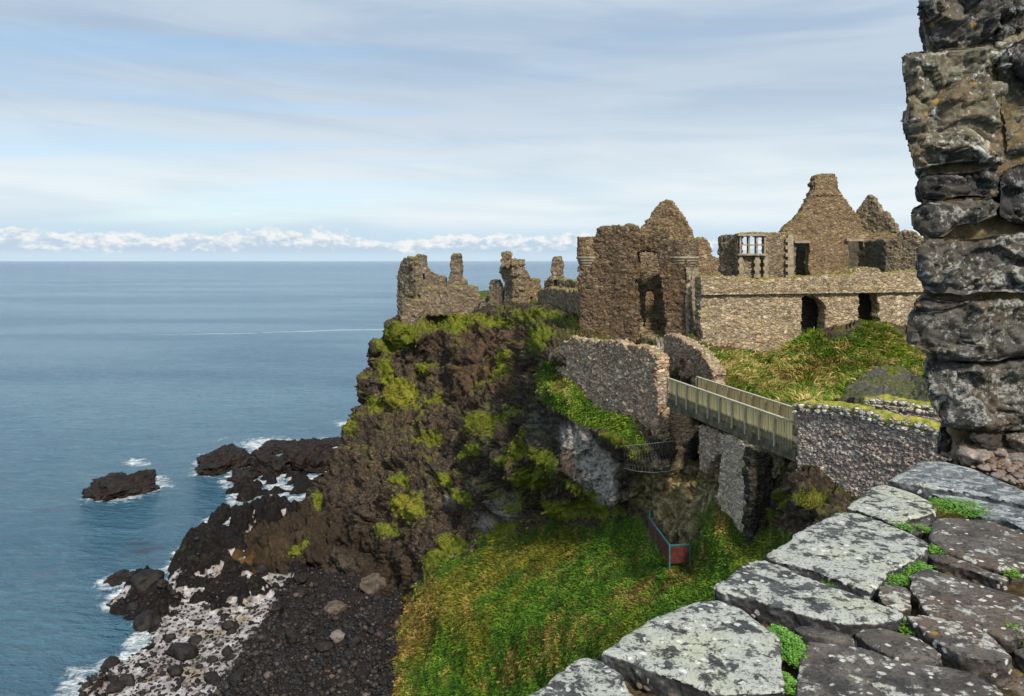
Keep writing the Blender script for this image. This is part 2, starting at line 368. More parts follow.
# ------------------------------------------------------------------ headland terrain
CP = """397 312 93.6|405 333 88.7|415 342 88.4|398 345 91.5|425 325 89.6|372 370 93.5|420 307 93|450 306 92|500 306 84|540 307 76|560 308 71|575 318 64|590 334 57.5|640 338 56|690 338 52.5
383 342 93.5|380 345 92.4|374 375 91.5|370 395 91.2|362 410 91|350 430 90|338 458 88|327 480 86|315 503 85|290 522 84|262 534 84|225 541 88|196 557 88
430 318 91|500 318 82|545 320 72|420 360 88.5|470 355 81|520 345 72|535 372 59|553 372 49.5|520 430 56|509 440 54|500 475 56|405 400 86|460 410 77|500 400 67|380 450 82|440 460 72|480 460 63|360 500 78|420 510 69|460 520 62|500 510 57|545 492 48.5|560 520 47|350 540 76|390 560 70|378 590 69|340 573 74.5|300 552 77|260 556 79|300 579 77|240 567 79|210 561 84
547 362 47.2|560 366 45.4|575 384 43.8|589 401 42.2|609 406 40.8|628 414 38.8|640 428 37.6|653 445 36.2|545 382 46.5|560 405 44.3|600 432 40.4|620 444 38.4|575 440 42.2|560 450 43|590 462 41.3|610 490 40.6|600 512 42|640 470 38|640 500 39|656 447 36.0|664 452 36.3|676 428 40|692 430 40|690 452 39.4|676 456 37.6|680 480 37|695 500 34.5|655 512 37.2|700 470 36.5|710 440 36|649 531 36.1|669 564 31.6|690 563 31.5|715 496 31.0|704 520 31|749 535 28.0|733 515 29.6|735 480 32|746 500 31|712 545 28.8|772 528 27
700 580 28.6|760 545 27|780 490 28.2|775 455 29.5|797 484 25.2|821 486 24.6|845 507 23.6|790 510 25.8|830 520 23.6
700 345 50|715 352 49|740 354 49.4|772 356 49.8|800 340 50.2|830 334 50.6|860 326 51|895 327 51.8|925 340 52|730 372 43|760 385 41|703 385 39.5|790 398 38|840 390 41|860 365 46|850 350 47.5|900 345 49|930 370 45|880 378 43|910 385 41|870 396 36|930 398 33|800 420 31|830 440 29|880 430 28|940 440 26.5|840 470 26.8|870 480 25.5|920 480 24|1000 400 34|1010 360 48
870 510 22.4|900 500 22.6|960 500 21|820 570 21|760 620 22|1000 560 14|900 640 16|1020 700 12|700 660 23|640 720 25|560 770 26
600 580 36|520 600 41.5|480 640 42.5|440 605 51|430 575 59|460 560 57|500 543 53|400 603 65|408 640 55.5|392 672 53.5|385 697 51.5|440 690 45|500 700 39|560 640 34.5|640 620 29.5|377 740 48|640 545 37|560 545 45|600 700 29|480 770 34|400 770 42|620 520 40.2"""
CPA = np.array([[float(v) for v in t.split()] for l in CP.splitlines() for t in l.split('|')])
def tps_fit(xy, z, lam):
    n = len(xy); d = np.hypot(xy[:, None, 0] - xy[None, :, 0], xy[:, None, 1] - xy[None, :, 1])
    Kk = np.where(d > 0, d * d * np.log(d + 1e-12), 0) + lam * np.eye(n)
    Pm = np.c_[np.ones(n), xy]; A = np.block([[Kk, Pm], [Pm.T, np.zeros((3, 3))]])
    return np.linalg.solve(A, np.r_[z, 0, 0, 0])
def tps_eval(xy, wts, q):
    r = wts[-3] + wts[-2] * q[:, 0] + wts[-1] * q[:, 1]
    for i in range(len(xy)):
        d2 = (q[:, 0] - xy[i, 0]) ** 2 + (q[:, 1] - xy[i, 1]) ** 2
        r = r + wts[i] * 0.5 * d2 * np.log(d2 + 1e-12)
    return r
CXY = CPA[:, :2] / 100.0; CW = tps_fit(CXY, np.log(CPA[:, 2]), 0.0008)
def depth(px, py): return np.exp(tps_eval(CXY, CW, np.stack([np.ravel(px), np.ravel(py)], 1) / 100.0))
DOM = [(396, 314), (402, 309), (420, 307), (450, 306), (480, 306), (520, 306), (560, 307), (573, 313), (583, 330), (600, 334), (640, 334), (690, 334), (697, 334),
       (703, 344), (740, 350), (772, 352), (790, 343), (802, 333), (826, 330), (846, 332), (858, 324), (880, 324), (890, 324), (925, 335), (1040, 340), (1040, 790), (350, 790),
       (365, 740), (372, 700), (381, 670), (391, 640), (387, 612), (360, 595), (300, 582), (240, 574), (205, 566), (192, 556), (225, 540), (262, 532), (288, 518),
       (308, 500), (320, 478), (332, 456), (345, 428), (357, 405), (366, 385), (368, 365), (377, 342)]
STEP = 1.25
gx = np.arange(185, 1042, STEP); gy = np.arange(300, 792, STEP); GX, GY = np.meshgrid(gx, gy); nx, ny = len(gx), len(gy)
IN = inpoly(GX, GY, DOM); D = np.full(GX.shape, 30.0)
near = IN.copy(); near[1:] |= IN[:-1]; near[:-1] |= IN[1:]; near[:, 1:] |= IN[:, :-1]; near[:, :-1] |= IN[:, 1:]
D[near] = depth(GX[near], GY[near])
PX = (GX - CX) / F * D; PZ = (HY - GY) / F * D; P0 = np.stack([PX, D, PZ], -1)
# the castle courtyard and the outward wall foot keep close to their surveyed place
rockish = 1 - np.zeros_like(GX)
def blob(cx, cy, rx, ry, rot=0):
    a = math.radians(rot); dx, dy = GX - cx, GY - cy
    u = (dx * math.cos(a) + dy * math.sin(a)) / rx; v = (-dx * math.sin(a) + dy * math.cos(a)) / ry
    return np.clip(1.25 - np.hypot(u, v), 0, 1)
def band(poly, soft):
    i = inpoly(GX, GY, poly); d = polydist(GX, GY, poly); return np.clip(0.5 + np.where(i, d, -d) / soft, 0, 1)
SLOPE = [(403, 597), (424, 577), (442, 566), (470, 556), (485, 540), (500, 546), (523, 536), (553, 524), (580, 528), (605, 522), (640, 520), (650, 530), (672, 562), (692, 560), (700, 535), (713, 497), (722, 500), (749, 534), (765, 532), (800, 540), (1060, 560), (1060, 800), (340, 800), (371, 696), (386, 662), (398, 632)]
BANK = [(700, 346), (715, 352), (740, 352), (772, 354), (800, 338), (815, 328), (832, 345), (852, 334), (865, 322), (890, 326), (905, 340), (926, 356), (924, 378), (898, 364), (872, 368), (848, 384), (842, 402), (800, 410), (703, 392)]
SPUR = [(541, 362), (552, 360), (566, 370), (580, 388), (592, 402), (612, 408), (630, 418), (650, 446), (640, 446), (610, 430), (580, 424), (560, 410), (545, 398), (536, 380)]
grass = np.maximum.reduce([band(SLOPE, 26), band(BANK, 8), band(SPUR, 7)])
mossb = np.zeros_like(GX)
for bb in [(405, 335, 22, 16, -30), (402, 395, 24, 20, 0), (388, 372, 12, 20, 0), (412, 508, 22, 18, 0), (400, 480, 14, 9, 0), (430, 440, 20, 9, -10), (440, 330, 30, 8, 0), (390, 345, 14, 12, 0), (425, 368, 12, 8, 0),
           (470, 322, 60, 9, 0), (540, 318, 34, 9, 5), (575, 325, 12, 12, 40), (500, 425, 34, 10, -30), (525, 440, 22, 10, -40), (475, 452, 20, 9, -20), (548, 462, 24, 12, 35), (585, 490, 16, 8, 30),
           (560, 392, 24, 20, 0), (470, 500, 20, 10, 0), (455, 545, 20, 12, 20), (375, 405, 10, 12, 0), (388, 530, 14, 9, 0), (505, 370, 26, 9, -60), (545, 345, 18, 10, -40), (480, 385, 12, 7, 0),
           (355, 425, 8, 14, 30), (318, 500, 6, 12, 30), (780, 470, 9, 14, 0), (790, 500, 8, 16, 20), (785, 448, 6, 7, 0), (815, 500, 20, 12, 20), (775, 520, 8, 12, 0), (300, 552, 16, 4, -20), (720, 338, 26, 9, 10),
           (893, 372, 8, 6, 0), (905, 352, 16, 10, 20), (880, 345, 18, 12, 0), (640, 452, 16, 5, -10), (620, 440, 20, 7, 20), (435, 400, 8, 14, 0), (450, 480, 18, 6, -30), (520, 500, 12, 20, 20), (595, 510, 22, 12, 20), (560, 508, 34, 14, 15), (535, 478, 22, 12, 35), (575, 482, 14, 8, 30), (520, 455, 20, 10, -30), (490, 425, 24, 10, -30), (620, 512, 18, 8, 0), (505, 535, 30, 10, -20), (440, 560, 26, 10, -30)]:
    mossb = np.maximum(mossb, blob(*bb))
pale = np.maximum.reduce([band([(560, 428), (582, 430), (604, 452), (622, 480), (624, 504), (604, 506), (590, 484), (566, 458), (556, 442)], 8), blob(512, 512, 18, 10, 60) * 0.6, blob(490, 525, 14, 8, 0) * 0.6, blob(450, 500, 10, 7, 0) * .35,
                          blob(345, 565, 20, 12, 0) * 0.35, blob(660, 350, 5, 8, 0)])
ochre = np.maximum.reduce([band([(640, 462), (716, 462), (718, 498), (706, 515), (690, 545), (670, 548), (652, 514), (640, 500)], 10), blob(290, 550, 26, 6, -22) * 0.4])
straw = np.maximum.reduce([band([(400, 598), (428, 576), (440, 580), (425, 640), (400, 700), (365, 700)], 12), blob(560, 640, 90, 22, -32), blob(640, 590, 70, 14, -28) * 0.8, blob(460, 600, 30, 12, -40) * 0.7, blob(770, 380, 90, 26, 5) * 0.62,
                           blob(720, 520, 9, 24, -20) * .9, blob(560, 385, 24, 18, 0) * 0.7, blob(402, 395, 24, 22, 0) * 0.45, blob(412, 508, 24, 20, 0) * 0.45, blob(540, 570, 60, 10, -25) * 0.5])
brown = np.maximum.reduce([blob(490, 375, 50, 26, -10), blob(500, 340, 50, 14, 0), blob(280, 545, 50, 18, -25) * 0.8, blob(725, 345, 16, 12, 0), blob(380, 575, 40, 12, 0) * .6])
greyr = np.maximum.reduce([band([(842, 372), (868, 366), (900, 362), (930, 376), (930, 404), (846, 404)], 8), blob(540, 425, 14, 22, 0) * 0.8, blob(570, 428, 40, 8, 20)])
# normals of the smooth sheet
du = np.gradient(P0, axis=1); dv = np.gradient(P0, axis=0); NN = np.cross(du, dv); NN /= np.linalg.norm(NN, axis=-1, keepdims=True) + 1e-9
NN[NN[..., 1] > 0] *= -1
# make the normals point at the open side
tow = -P0 / np.linalg.norm(P0, axis=-1, keepdims=True); sgn = np.sign((NN * tow).sum(-1)); NN *= np.where(sgn == 0, 1, sgn)[..., None]
sel = near.ravel(); Pq = P0.reshape(-1, 3)[sel]
gm = np.clip(np.maximum(grass, 0), 0, 1).ravel()[sel]; mm = mossb.ravel()[sel]; gyr = greyr.ravel()[sel] * (GY.ravel()[sel] < 410)
amp = np.clip(Pq[:, 1] / 60.0, 0.45, 1.05)
warp = np.stack([fbm(Pq * 0.25 + 50, 3, 31), fbm(Pq * 0.25 + 90, 3, 32), fbm(Pq * 0.25 + 130, 3, 33)], 1) * 1.6
Pw = (Pq + warp)
fa, fae = facets(Pw * np.array((0.42, 0.42, 0.30)), 121); fb, fbe = facets((Pw + 0.4 * warp) * np.array((1.25, 1.25, 0.9)), 131); fc_, fce = facets(Pq * 3.0, 141)
ledge = np.mod(Pq[:, 2] / 3.6 + 0.55 * fbm(Pq * 0.12, 3, 151), 1.0); ledge = sstep(ledge, 0.0, 0.75) * (1 - sstep(ledge, 0.78, 1.0))
big = ridged(Pw * np.array((0.22, 0.22, 0.14)), 3, 11)
blk1, blk2, brr = cells(Pw * np.array((0.55, 0.55, 0.40)), 21)
cr1, cr2, crr = cells(Pw * np.array((1.7, 1.7, 1.2)), 41)
fine = fbm(Pq * 2.6, 4, 51)
d_rock = 0.60 * big + 0.85 * fa * sstep(fae, 0.0, 0.08) - 0.25 * (1 - sstep(fae, 0.0, 0.10)) + 0.46 * fb - 0.12 * (1 - sstep(fbe, 0, 0.12)) + 0.16 * fc_ + 0.12 * fine + 0.55 * (ledge - 0.5)
d_grass = 0.30 * fbm(Pq * 0.35, 3, 61) + 0.16 * fbm(Pq * np.array((1.2, 1.2, 1.2)), 3, 71) + 0.06 * fine
topd = polydist(GX, GY, DOM[:25], False).ravel()[sel]; edgef = 0.25 + 0.75 * sstep(topd, 2, 14)
disp = (d_rock * amp * (1 - 0.72 * np.clip(gyr, 0, 1)) * (1 - gm) + d_grass * gm + 0.08 * mm * (1 - gm) * amp) * edgef
Vt = Pq + NN.reshape(-1, 3)[sel] * disp[:, None]
idx = -np.ones(GX.size, int); idx[np.where(sel)[0]] = np.arange(sel.sum()); idx = idx.reshape(GX.shape)
q = IN[:-1, :-1] & IN[1:, :-1] & IN[:-1, 1:] & IN[1:, 1:]
Ft = np.stack([idx[:-1, :-1][q], idx[1:, :-1][q], idx[1:, 1:][q], idx[:-1, 1:][q]], 1)
# hidden sides: plateau behind the rim, back of the headland, foot buried in the beach
me0 = {}
E = np.concatenate([Ft[:, [0, 1]], Ft[:, [1, 2]], Ft[:, [2, 3]], Ft[:, [3, 0]]]); Es = np.sort(E, 1)
uq, inv, cnt = np.unique(Es, axis=0, return_inverse=True, return_counts=True); be = E[(cnt[inv] == 1).ravel()]
bx_ = GX.ravel()[sel]; by_ = GY.ravel()[sel]
extraV, extraF = [], []; nv = len(Vt); cache = {}
def outv(i, lvl):
    kx = (i, lvl)
    if kx in cache: return cache[kx]
    p = Vt[i]; x, y = bx_[i], by_[i]
    if x > 1030 or y > 780: o = [np.array((p[0] + 3, p[1], p[2] - 1)), np.array((p[0] + 30, p[1] - 5, p[2] - 3))][lvl] if x > 1030 else [p + (0, -2, -0.5), p + (0, -22, -3)][lvl]
    elif x < 397 and y > 520 or (x < 260): o = [p + (0, -0.5, -2.0), p + (0, 0, -5.0)][lvl]
    elif x < 397: o = [p + (4, 12, -1.0), np.array((p[0] + 22, p[1] + 30, min(p[2], -34) if p[2] < -16 else -34.0))][lvl]
    else: o = [np.array((p[0] * (1 + 6 / p[1]), p[1] + 6, p[2] + .1)), np.array((p[0] + 8, p[1] + 55, p[2] * 1.0))][lvl]
    extraV.append(o); cache[kx] = nv + len(extraV) - 1; return cache[kx]
for a, b_ in be:
    a1, b1, a2, b2 = outv(a, 0), outv(b_, 0), outv(a, 1), outv(b_, 1)
    extraF += [(b_, a, a1, b1), (b1, a1, a2, b2)]
Vall = np.vstack([Vt, np.array(extraV)]); Fall = np.vstack([Ft, np.array(extraF)])
ter = mesh_np('headland', Vall, Fall)
pad = len(extraV)
for nm, arr in (('grass', np.clip(grass, 0, 1)), ('mossm', np.clip(mossb, 0, 1)), ('pale', pale), ('ochre', ochre), ('straw', straw), ('brown', brown), ('greyr', greyr)):
    base_v = arr.ravel()[sel]
    attr(ter, nm, np.r_[base_v, np.full(pad, 0.6 if nm == 'grass' else 0.0)])

def terrain_mat():
    m, n, b = newmat('headland_ground'); p = pos(n)
    A = lambda k_: n.node('ShaderNodeAttribute', attribute_name=k_).outputs['Fac']
    zed = n.node('ShaderNodeSeparateXYZ', {0: p}).outputs[2]
    n1 = n.noise(p, 0.9, 6, 0.65); n2 = n.noise(p, 4.0, 6, 0.7); n3 = n.noise(p, 0.22, 4, 0.6)
    cellc = n.node('ShaderNodeSeparateColor', {0: n.voro(p, 1.6, out=1)}).outputs
    rock = n.ramp(n2, [(0.34, (0.010, 0.0075, 0.005)), (0.46, (0.046, 0.034, 0.023)), (0.57, (0.108, 0.080, 0.054)), (0.72, (0.30, 0.24, 0.17))])
    rock = n.mix(n.math('MULTIPLY', cellc[0], 0.5), rock, (0.035, 0.03, 0.028))
    rock = n.mix(n.math('MULTIPLY', n.smooth(n1, 0.52, 0.66), 0.6), rock, (0.105, 0.062, 0.035))
    rock = n.mix(n.math('MULTIPLY', A('brown'), n.smooth(n1, 0.35, 0.6)), rock, n.mix(n2, (0.05, 0.028, 0.015), (0.19, 0.11, 0.06)))
    rock = n.mix(n.math('MULTIPLY', A('greyr'), 0.75), rock, n.ramp(n2, [(0.3, (0.04, 0.04, 0.042)), (0.55, (0.14, 0.135, 0.13)), (0.75, (0.36, 0.34, 0.31))]))
    rock = n.mix(n.math('MULTIPLY', A('ochre'), 0.85), rock, n.ramp(n.noise(p, 2.2, 6, 0.75, 0.4), [(0.36, (0.045, 0.034, 0.018)), (0.5, (0.24, 0.185, 0.085)), (0.62, (0.62, 0.51, 0.28))]))
    rock = n.mix(n.math('MULTIPLY', A('pale'), n.smooth(n2, 0.3, 0.5)), rock, n.ramp(n2, [(0.3, (0.20, 0.165, 0.14)), (0.55, (0.55, 0.49, 0.43)), (0.75, (0.70, 0.65, 0.59))]))
    rock = n.mix(n.math('MULTIPLY', n.smooth(zed, -24.0, -29.0), 0.72), rock, n.mix(n2, (0.004, 0.0035, 0.003), (0.055, 0.038, 0.024)))
    # scattered white lichen / droppings
    rock = n.mix(n.math('MULTIPLY', n.smooth(n.noise(p, 5.5, 5, 0.75), 0.665, 0.72), 0.6), rock, (0.5, 0.46, 0.39))
    # thin moss film anywhere on the rock that looks up a little
    up = n.math('ADD', n.math('MULTIPLY', nz(n), 0.6), n1)
    film = n.smooth(n.math('ADD', n.math('ADD', up, n.math('MULTIPLY', n.smooth(zed, -20.0, -28.5), -0.5)), n.math('MULTIPLY', n.math('SUBTRACT', n3, 0.5), 0.9)), 0.93, 1.12)
    mosc = n.ramp(n2, [(0.3, (0.035, 0.055, 0.008)), (0.5, (0.12, 0.14, 0.015)), (0.68, (0.26, 0.24, 0.04))])
    c = n.mix(n.math('MULTIPLY', film, 0.55), rock, mosc)
    mk = n.smooth(n.math('ADD', A('mossm'), n.math('MULTIPLY', n.math('SUBTRACT', n.noise(p, 1.6, 7, 0.75), 0.5), 2.6)), 0.40, 0.62)
    mosc2 = n.mix(A('straw'), n.ramp(n2, [(0.3, (0.04, 0.065, 0.008)), (0.5, (0.13, 0.16, 0.015)), (0.7, (0.27, 0.25, 0.035))]), n.ramp(n2, [(0.3, (0.12, 0.11, 0.012)), (0.7, (0.42, 0.36, 0.05))]))
    c = n.mix(mk, c, mosc2)
    gk = n.smooth(n.math('ADD', A('grass'), n.math('MULTIPLY', n.math('SUBTRACT', n1, 0.5), 1.0)), 0.38, 0.55)
    gr = n.ramp(n.noise(p, 1.1, 6, 0.7), [(0.3, (0.020, 0.05, 0.005)), (0.5, (0.055, 0.10, 0.010)), (0.68, (0.13, 0.12, 0.02))])
    gr = n.mix(n.smooth(n.math('ADD', A('straw'), n.math('MULTIPLY', n.math('SUBTRACT', n1, 0.5), 1.2)), 0.3, 0.8), gr, n.ramp(n2, [(0.3, (0.09, 0.055, 0.014)), (0.7, (0.26, 0.18, 0.05))]))
    c = n.mix(gk, c, gr)
    h = n.math('ADD', n.math('MULTIPLY', n2, 0.7), n.math('MULTIPLY', n.noise(p, 11.0, 5, 0.7), 0.35))
    setc(n, b, c, 0.9, h, 0.40, 1.0, 0.15); return m
M['terrain'] = terrain_mat()
tag(link('headland', ter, M['terrain']), kind='structure')

# ---- grass blades on the turf of the headland
def build_grass():
    Ng = NN.reshape(-1, 3)[sel]; gmask = gm; stw = straw.ravel()[sel]
    xs, ys = bx_, by_
    infr = (ys < 712) & (xs < 1024)
    P = Vt; upn = 0.62 + 0.5 * fbm(P * 0.55, 3, 81)
    wgt = np.where(infr, np.clip(gmask - 0.35, 0, 1) * 1.5 + np.clip(mm - 0.30, 0, 1) * 1.3 * sstep(fbm(P * 1.1, 3, 44), -0.12, 0.22), 0)
    vis = ~inpoly(xs, ys, [(540, 690), (720, 590), (850, 500), (1030, 500), (1030, 720), (520, 720)])
    wgt *= vis
    area = (P[:, 1] / F) ** 2; pr = wgt * 1.0; pr /= pr.sum()
    nt = 90000; pick = RNG.choice(len(P), nt, p=pr); base = P[pick] + RNG.normal(0, 1, (nt, 3)) * (P[pick, 1:2] / F) * 0.6
    n_ = Ng[pick]; dn = np.array((0, 0, -1.0)) - n_ * (-n_[:, 2:3]); dn /= np.linalg.norm(dn, axis=1, keepdims=True) + 1e-6
    size = (0.12 + 0.26 * RNG.random(nt) ** 2) * (1 + 0.5 * fbm(base * 1.6, 2, 6)) * np.clip(base[:, 1] / 42, 0.6, 1.9) * (1 + 0.35 * (fbm(base * 0.5, 2, 5)))
    bk = inpoly(xs, ys, BANK)[pick]; size = np.where(bk, size * 1.25, np.where(gmask[pick] > mm[pick], size * 0.68, size * 0.42))
    lean = dn * 0.55 + n_ * 0.55 + np.array((0, 0, 0.25)); vs, cs = [], []; nb = 3
    for kk in range(nb):
        rd = RNG.normal(0, 0.55, (nt, 3)); d1 = lean + rd; d1 /= np.linalg.norm(d1, axis=1, keepdims=True)
        d2 = d1 + dn * 0.9 - np.array((0, 0, 0.25)); d2 /= np.linalg.norm(d2, axis=1, keepdims=True)
        side = np.cross(d1, RNG.normal(0, 1, (nt, 3)) * 0.5 + n_); side /= np.linalg.norm(side, axis=1, keepdims=True) + 1e-6
        wd = (0.016 + 0.014 * RNG.random(nt))[:, None] * np.clip(base[:, 1:2] / 42, 0.7, 2.0)
        b0 = base + RNG.normal(0, 1, (nt, 3)) * 0.05 - n_ * 0.03; L = (size * RNG.uniform(0.6, 1.2, nt))[:, None]
        m1 = b0 + d1 * L * 0.55; m2 = m1 + d2 * L * 0.55
        vs.append(np.stack([b0 - side * wd, b0 + side * wd, m1 + side * wd * 0.8, m1 - side * wd * 0.8, m2], 1))
    Vg = np.concatenate(vs).reshape(-1, 3); t = np.arange(nt * nb) * 5
    Fg = np.concatenate([np.stack([t, t + 1, t + 2], 1), np.stack([t, t + 2, t + 3], 1), np.stack([t + 3, t + 2, t + 4], 1)])
    me = mesh_np('grass', Vg, Fg)
    st = 0.72 * stw[pick] - 0.10 + 0.45 * fbm(base * 0.33, 3, 90) + 0.55 * fbm(base * 0.8, 3, 91) + np.where(bk, 1.5, 0.75) * fbm(base * np.array((3.0, 3.0, 1.6)), 2, 92) + 0.25 * RNG.normal(0, 1, nt) + np.where(bk, 0.30, 0)
    dk = 0.5 + 0.7 * fbm(base * 0.6 + 30, 3, 95) + 0.95 * fbm(base * 2.6 + 30, 2, 96) + RNG.normal(0, 0.22, nt)
    cl_ = (mm[pick] > gmask[pick]); lush = np.where(cl_, 0.85, 0.5) + 0.9 * fbm(base * 0.16 + 70, 3, 99); bk2 = bk | inpoly(xs, ys, SPUR)[pick]
    rep = lambda a: np.repeat(np.tile(a, nb), 5)
    attr(me, 'straw', rep(st)); attr(me, 'tone', rep(dk)); attr(me, 'lush', rep(lush)); attr(me, 'bank', rep(np.where(bk2, 1.0, 0.0)))
    m, n, b = newmat('grass_blades'); A = lambda k_: n.node('ShaderNodeAttribute', attribute_name=k_).outputs['Fac']
    g = n.mix(A('tone'), (0.022, 0.070, 0.006), (0.105, 0.205, 0.016)); g = n.mix(n.math('MULTIPLY', n.smooth(A('lush'), 0.45, 0.8), 0.8), g, n.mix(A('tone'), (0.075, 0.072, 0.008), (0.22, 0.185, 0.022)))
    s_ = n.mix(A('tone'), (0.13, 0.075, 0.016), (0.36, 0.25, 0.07)); s_ = n.mix(A('bank'), s_, n.mix(A('tone'), (0.24, 0.16, 0.04), (0.56, 0.44, 0.17))); g = n.mix(n.math('MULTIPLY', A('bank'), 0.6), g, n.mix(A('tone'), (0.04, 0.11, 0.008), (0.19, 0.28, 0.02)))
    c = n.mix(n.smooth(A('straw'), 0.32, 0.72), g, s_); setc(n, b, c, 0.75, spec=0.15)
    b.inputs['Subsurface Weight'].default_value = 0.0
    tag(link('grass', me, m), 'rough green and straw-coloured grass growing over the headland slopes', 'grass', kind='stuff')
build_grass()

# ------------------------------------------------------------------ shore: rock platform, sand, shingle
SEA = -32.0
COAST_PX = [(40, 720), (60, 690), (73, 671), (90, 670), (120, 657), (131, 640), (140, 620), (118, 612), (101, 605), (113, 592), (136, 581), (153, 577), (160, 583), (170, 573), (166, 568), (175, 553),
            (188, 542), (202, 535), (203, 523), (229, 505), (230, 484), (256, 477), (270, 470), (290, 474), (305, 466), (330, 462), (345, 450), (420, 455), (520, 520), (520, 900), (0, 900)]
CO = [tuple(at_z(x, y, SEA)[:2]) for x, y in COAST_PX]
SANDP = [tuple(at_z(x, y, SEA)[:2]) for x, y in [(150, 590), (172, 578), (200, 572), (225, 562), (240, 574), (300, 578), (318, 592), (300, 625), (292, 655), (285, 700), (270, 760), (90, 760), (120, 680), (150, 650), (170, 625)]]
POOL = [tuple(at_z(x, y, SEA)[:2]) for x, y in [(228, 560), (250, 563), (280, 566), (315, 560), (340, 560), (330, 567), (300, 573), (262, 577), (240, 572)]]
st_ = 0.15; xs_ = np.arange(-62, -3, st_); ys_ = np.arange(47, 150, st_ * 1.15); BX, BY = np.meshgrid(xs_, ys_)
inC = inpoly(BX, BY, CO); dC = polydist(BX, BY, CO); sd = np.where(inC, dC, -dC)
keep = (sd > -3.0) & (BX > -70)
Pb = np.stack([BX, BY, np.zeros_like(BX)], -1).reshape(-1, 3); kf = keep.ravel(); Q = Pb[kf]
sdq = sd.ravel()[kf]; dS = np.where(inpoly(BX, BY, SANDP), polydist(BX, BY, SANDP), -polydist(BX, BY, SANDP)).ravel()[kf]
dP = np.where(inpoly(BX, BY, POOL), polydist(BX, BY, POOL), -polydist(BX, BY, POOL)).ravel()[kf]
sand = sstep(dS, -1.5, 2.0)
pixx = CX + F * Q[:, 0] / Q[:, 1]; pixy = HY + F * 32 / Q[:, 1]
sdn = sdq + 1.6 * fbm(Q * 0.25, 3, 7)
n_lo = fbm(Q * 0.14, 3, 17); n_mid = ridged(Q * 0.35 + 5, 3, 19)
ch = ridged(Q * 0.16 + 3, 3, 91); reef = sstep(pixy, 532, 505) if False else sstep(-pixy, -560, -525)
c1, c2, cr_ = cells(Q * 0.75 + np.array((0, 0, .3)), 23); e1, e2, er = cells(Q * 1.9, 27)
bould = (0.25 + 0.9 * cr_) * np.sqrt(np.clip(1 - (c1 / 0.62) ** 2, 0, 1)) * 0.85 + (0.2 + .6 * er) * np.sqrt(np.clip(1 - (e1 / 0.62) ** 2, 0, 1)) * 0.26
ridge = np.exp(-(polydist(Q[:, 0], Q[:, 1], [tuple(at_z(x, y, SEA)[:2]) for x, y in [(190, 560), (235, 535), (270, 525), (330, 500)]], False) / 5.0) ** 2)
rockm = sstep(n_lo * 0.9 + n_mid * 0.55 - sand * 0.40 + 0.70 * fbm(Q * 0.6, 3, 83), -0.10, 0.04)
shing = sstep(Q[:, 0], -23.5, -19) * sstep(-Q[:, 1], -80, -74)
rockm = np.maximum(rockm, shing)
base_z = SEA - 0.9 + 1.12 * sstep(sdn, -1.2, 1.5) + 2.0 * sstep(Q[:, 0], -23, -8.5) * sstep(-Q[:, 1], -82, -70)
zb = base_z + sstep(sdn, -0.5, 2.0) * rockm * (0.30 + (0.9 * bould + 0.5 * np.clip(n_mid, 0, 1) * (1 - shing)) * np.where(shing > .5, 0.55, 1.0) + 1.5 * ridge + 0.5 * np.clip(n_lo, 0, 1) * (1 - sand) * (1 - shing)) + 0.03 * fbm(Q * 3, 3, 2) + sstep(sdn, -0.5, 1.0) * rockm * (1 - 0.6 * shing) * (0.20 * ridged(Q * 1.7, 4, 77) + 0.85 * facets(Q * 0.42 + 0.3, 201)[0] + 0.42 * facets(Q * 1.1 + 0.3, 202)[0]) - 2.8 * reef * sstep(ch, 0.10, 0.32) * sstep(-sdn, -13, -7)
zb = np.where(dP > -0.5, zb * (1 - sstep(dP, -0.8, 0.4)) + (SEA + 0.12) * sstep(dP, -0.8, 0.4), zb)
zb = zb - 0.95 * reef * (1 - ridge) * sstep(sdn, 0, 3)
zg = np.full(BX.size, np.nan); zg[kf] = zb; zg = zg.reshape(BX.shape)
for _ in range(3):          # wave-worn: take the needle points off the rock
    acc = np.zeros_like(zg); cn = np.zeros_like(zg)
    for dy in (-1, 0, 1):
        for dx in (-1, 0, 1):
            sh_ = np.roll(np.roll(zg, dy, 0), dx, 1); ok = ~np.isnan(sh_); acc[ok] += sh_[ok]; cn[ok] += 1
    av = acc / np.maximum(cn, 1); zg = np.where(np.isnan(zg), zg, np.minimum(zg, av + 0.10) * 0.7 + av * 0.3)
zb = zg.ravel()[kf]
f_a = facets(Q * np.array((2.4, 2.4, 1)), 210)[0]; zb = zb + 0.16 * f_a * (dP < -0.8) * rockm * sstep(sdn, -0.5, 1)
Q[:, 2] = zb
bi = -np.ones(BX.size, int); bi[np.where(kf)[0]] = np.arange(kf.sum()); bi = bi.reshape(BX.shape)
qq = (bi[:-1, :-1] >= 0) & (bi[1:, :-1] >= 0) & (bi[:-1, 1:] >= 0) & (bi[1:, 1:] >= 0)
Fb = np.stack([bi[:-1, :-1][qq], bi[:-1, 1:][qq], bi[1:, 1:][qq], bi[1:, :-1][qq]], 1)
bme = mesh_np('beach', Q, Fb); attr(bme, 'rock', rockm); attr(bme, 'shing', shing); attr(bme, 'pool', sstep(dP, -0.8, 0.4)); attr(bme, 'sandm', sand)
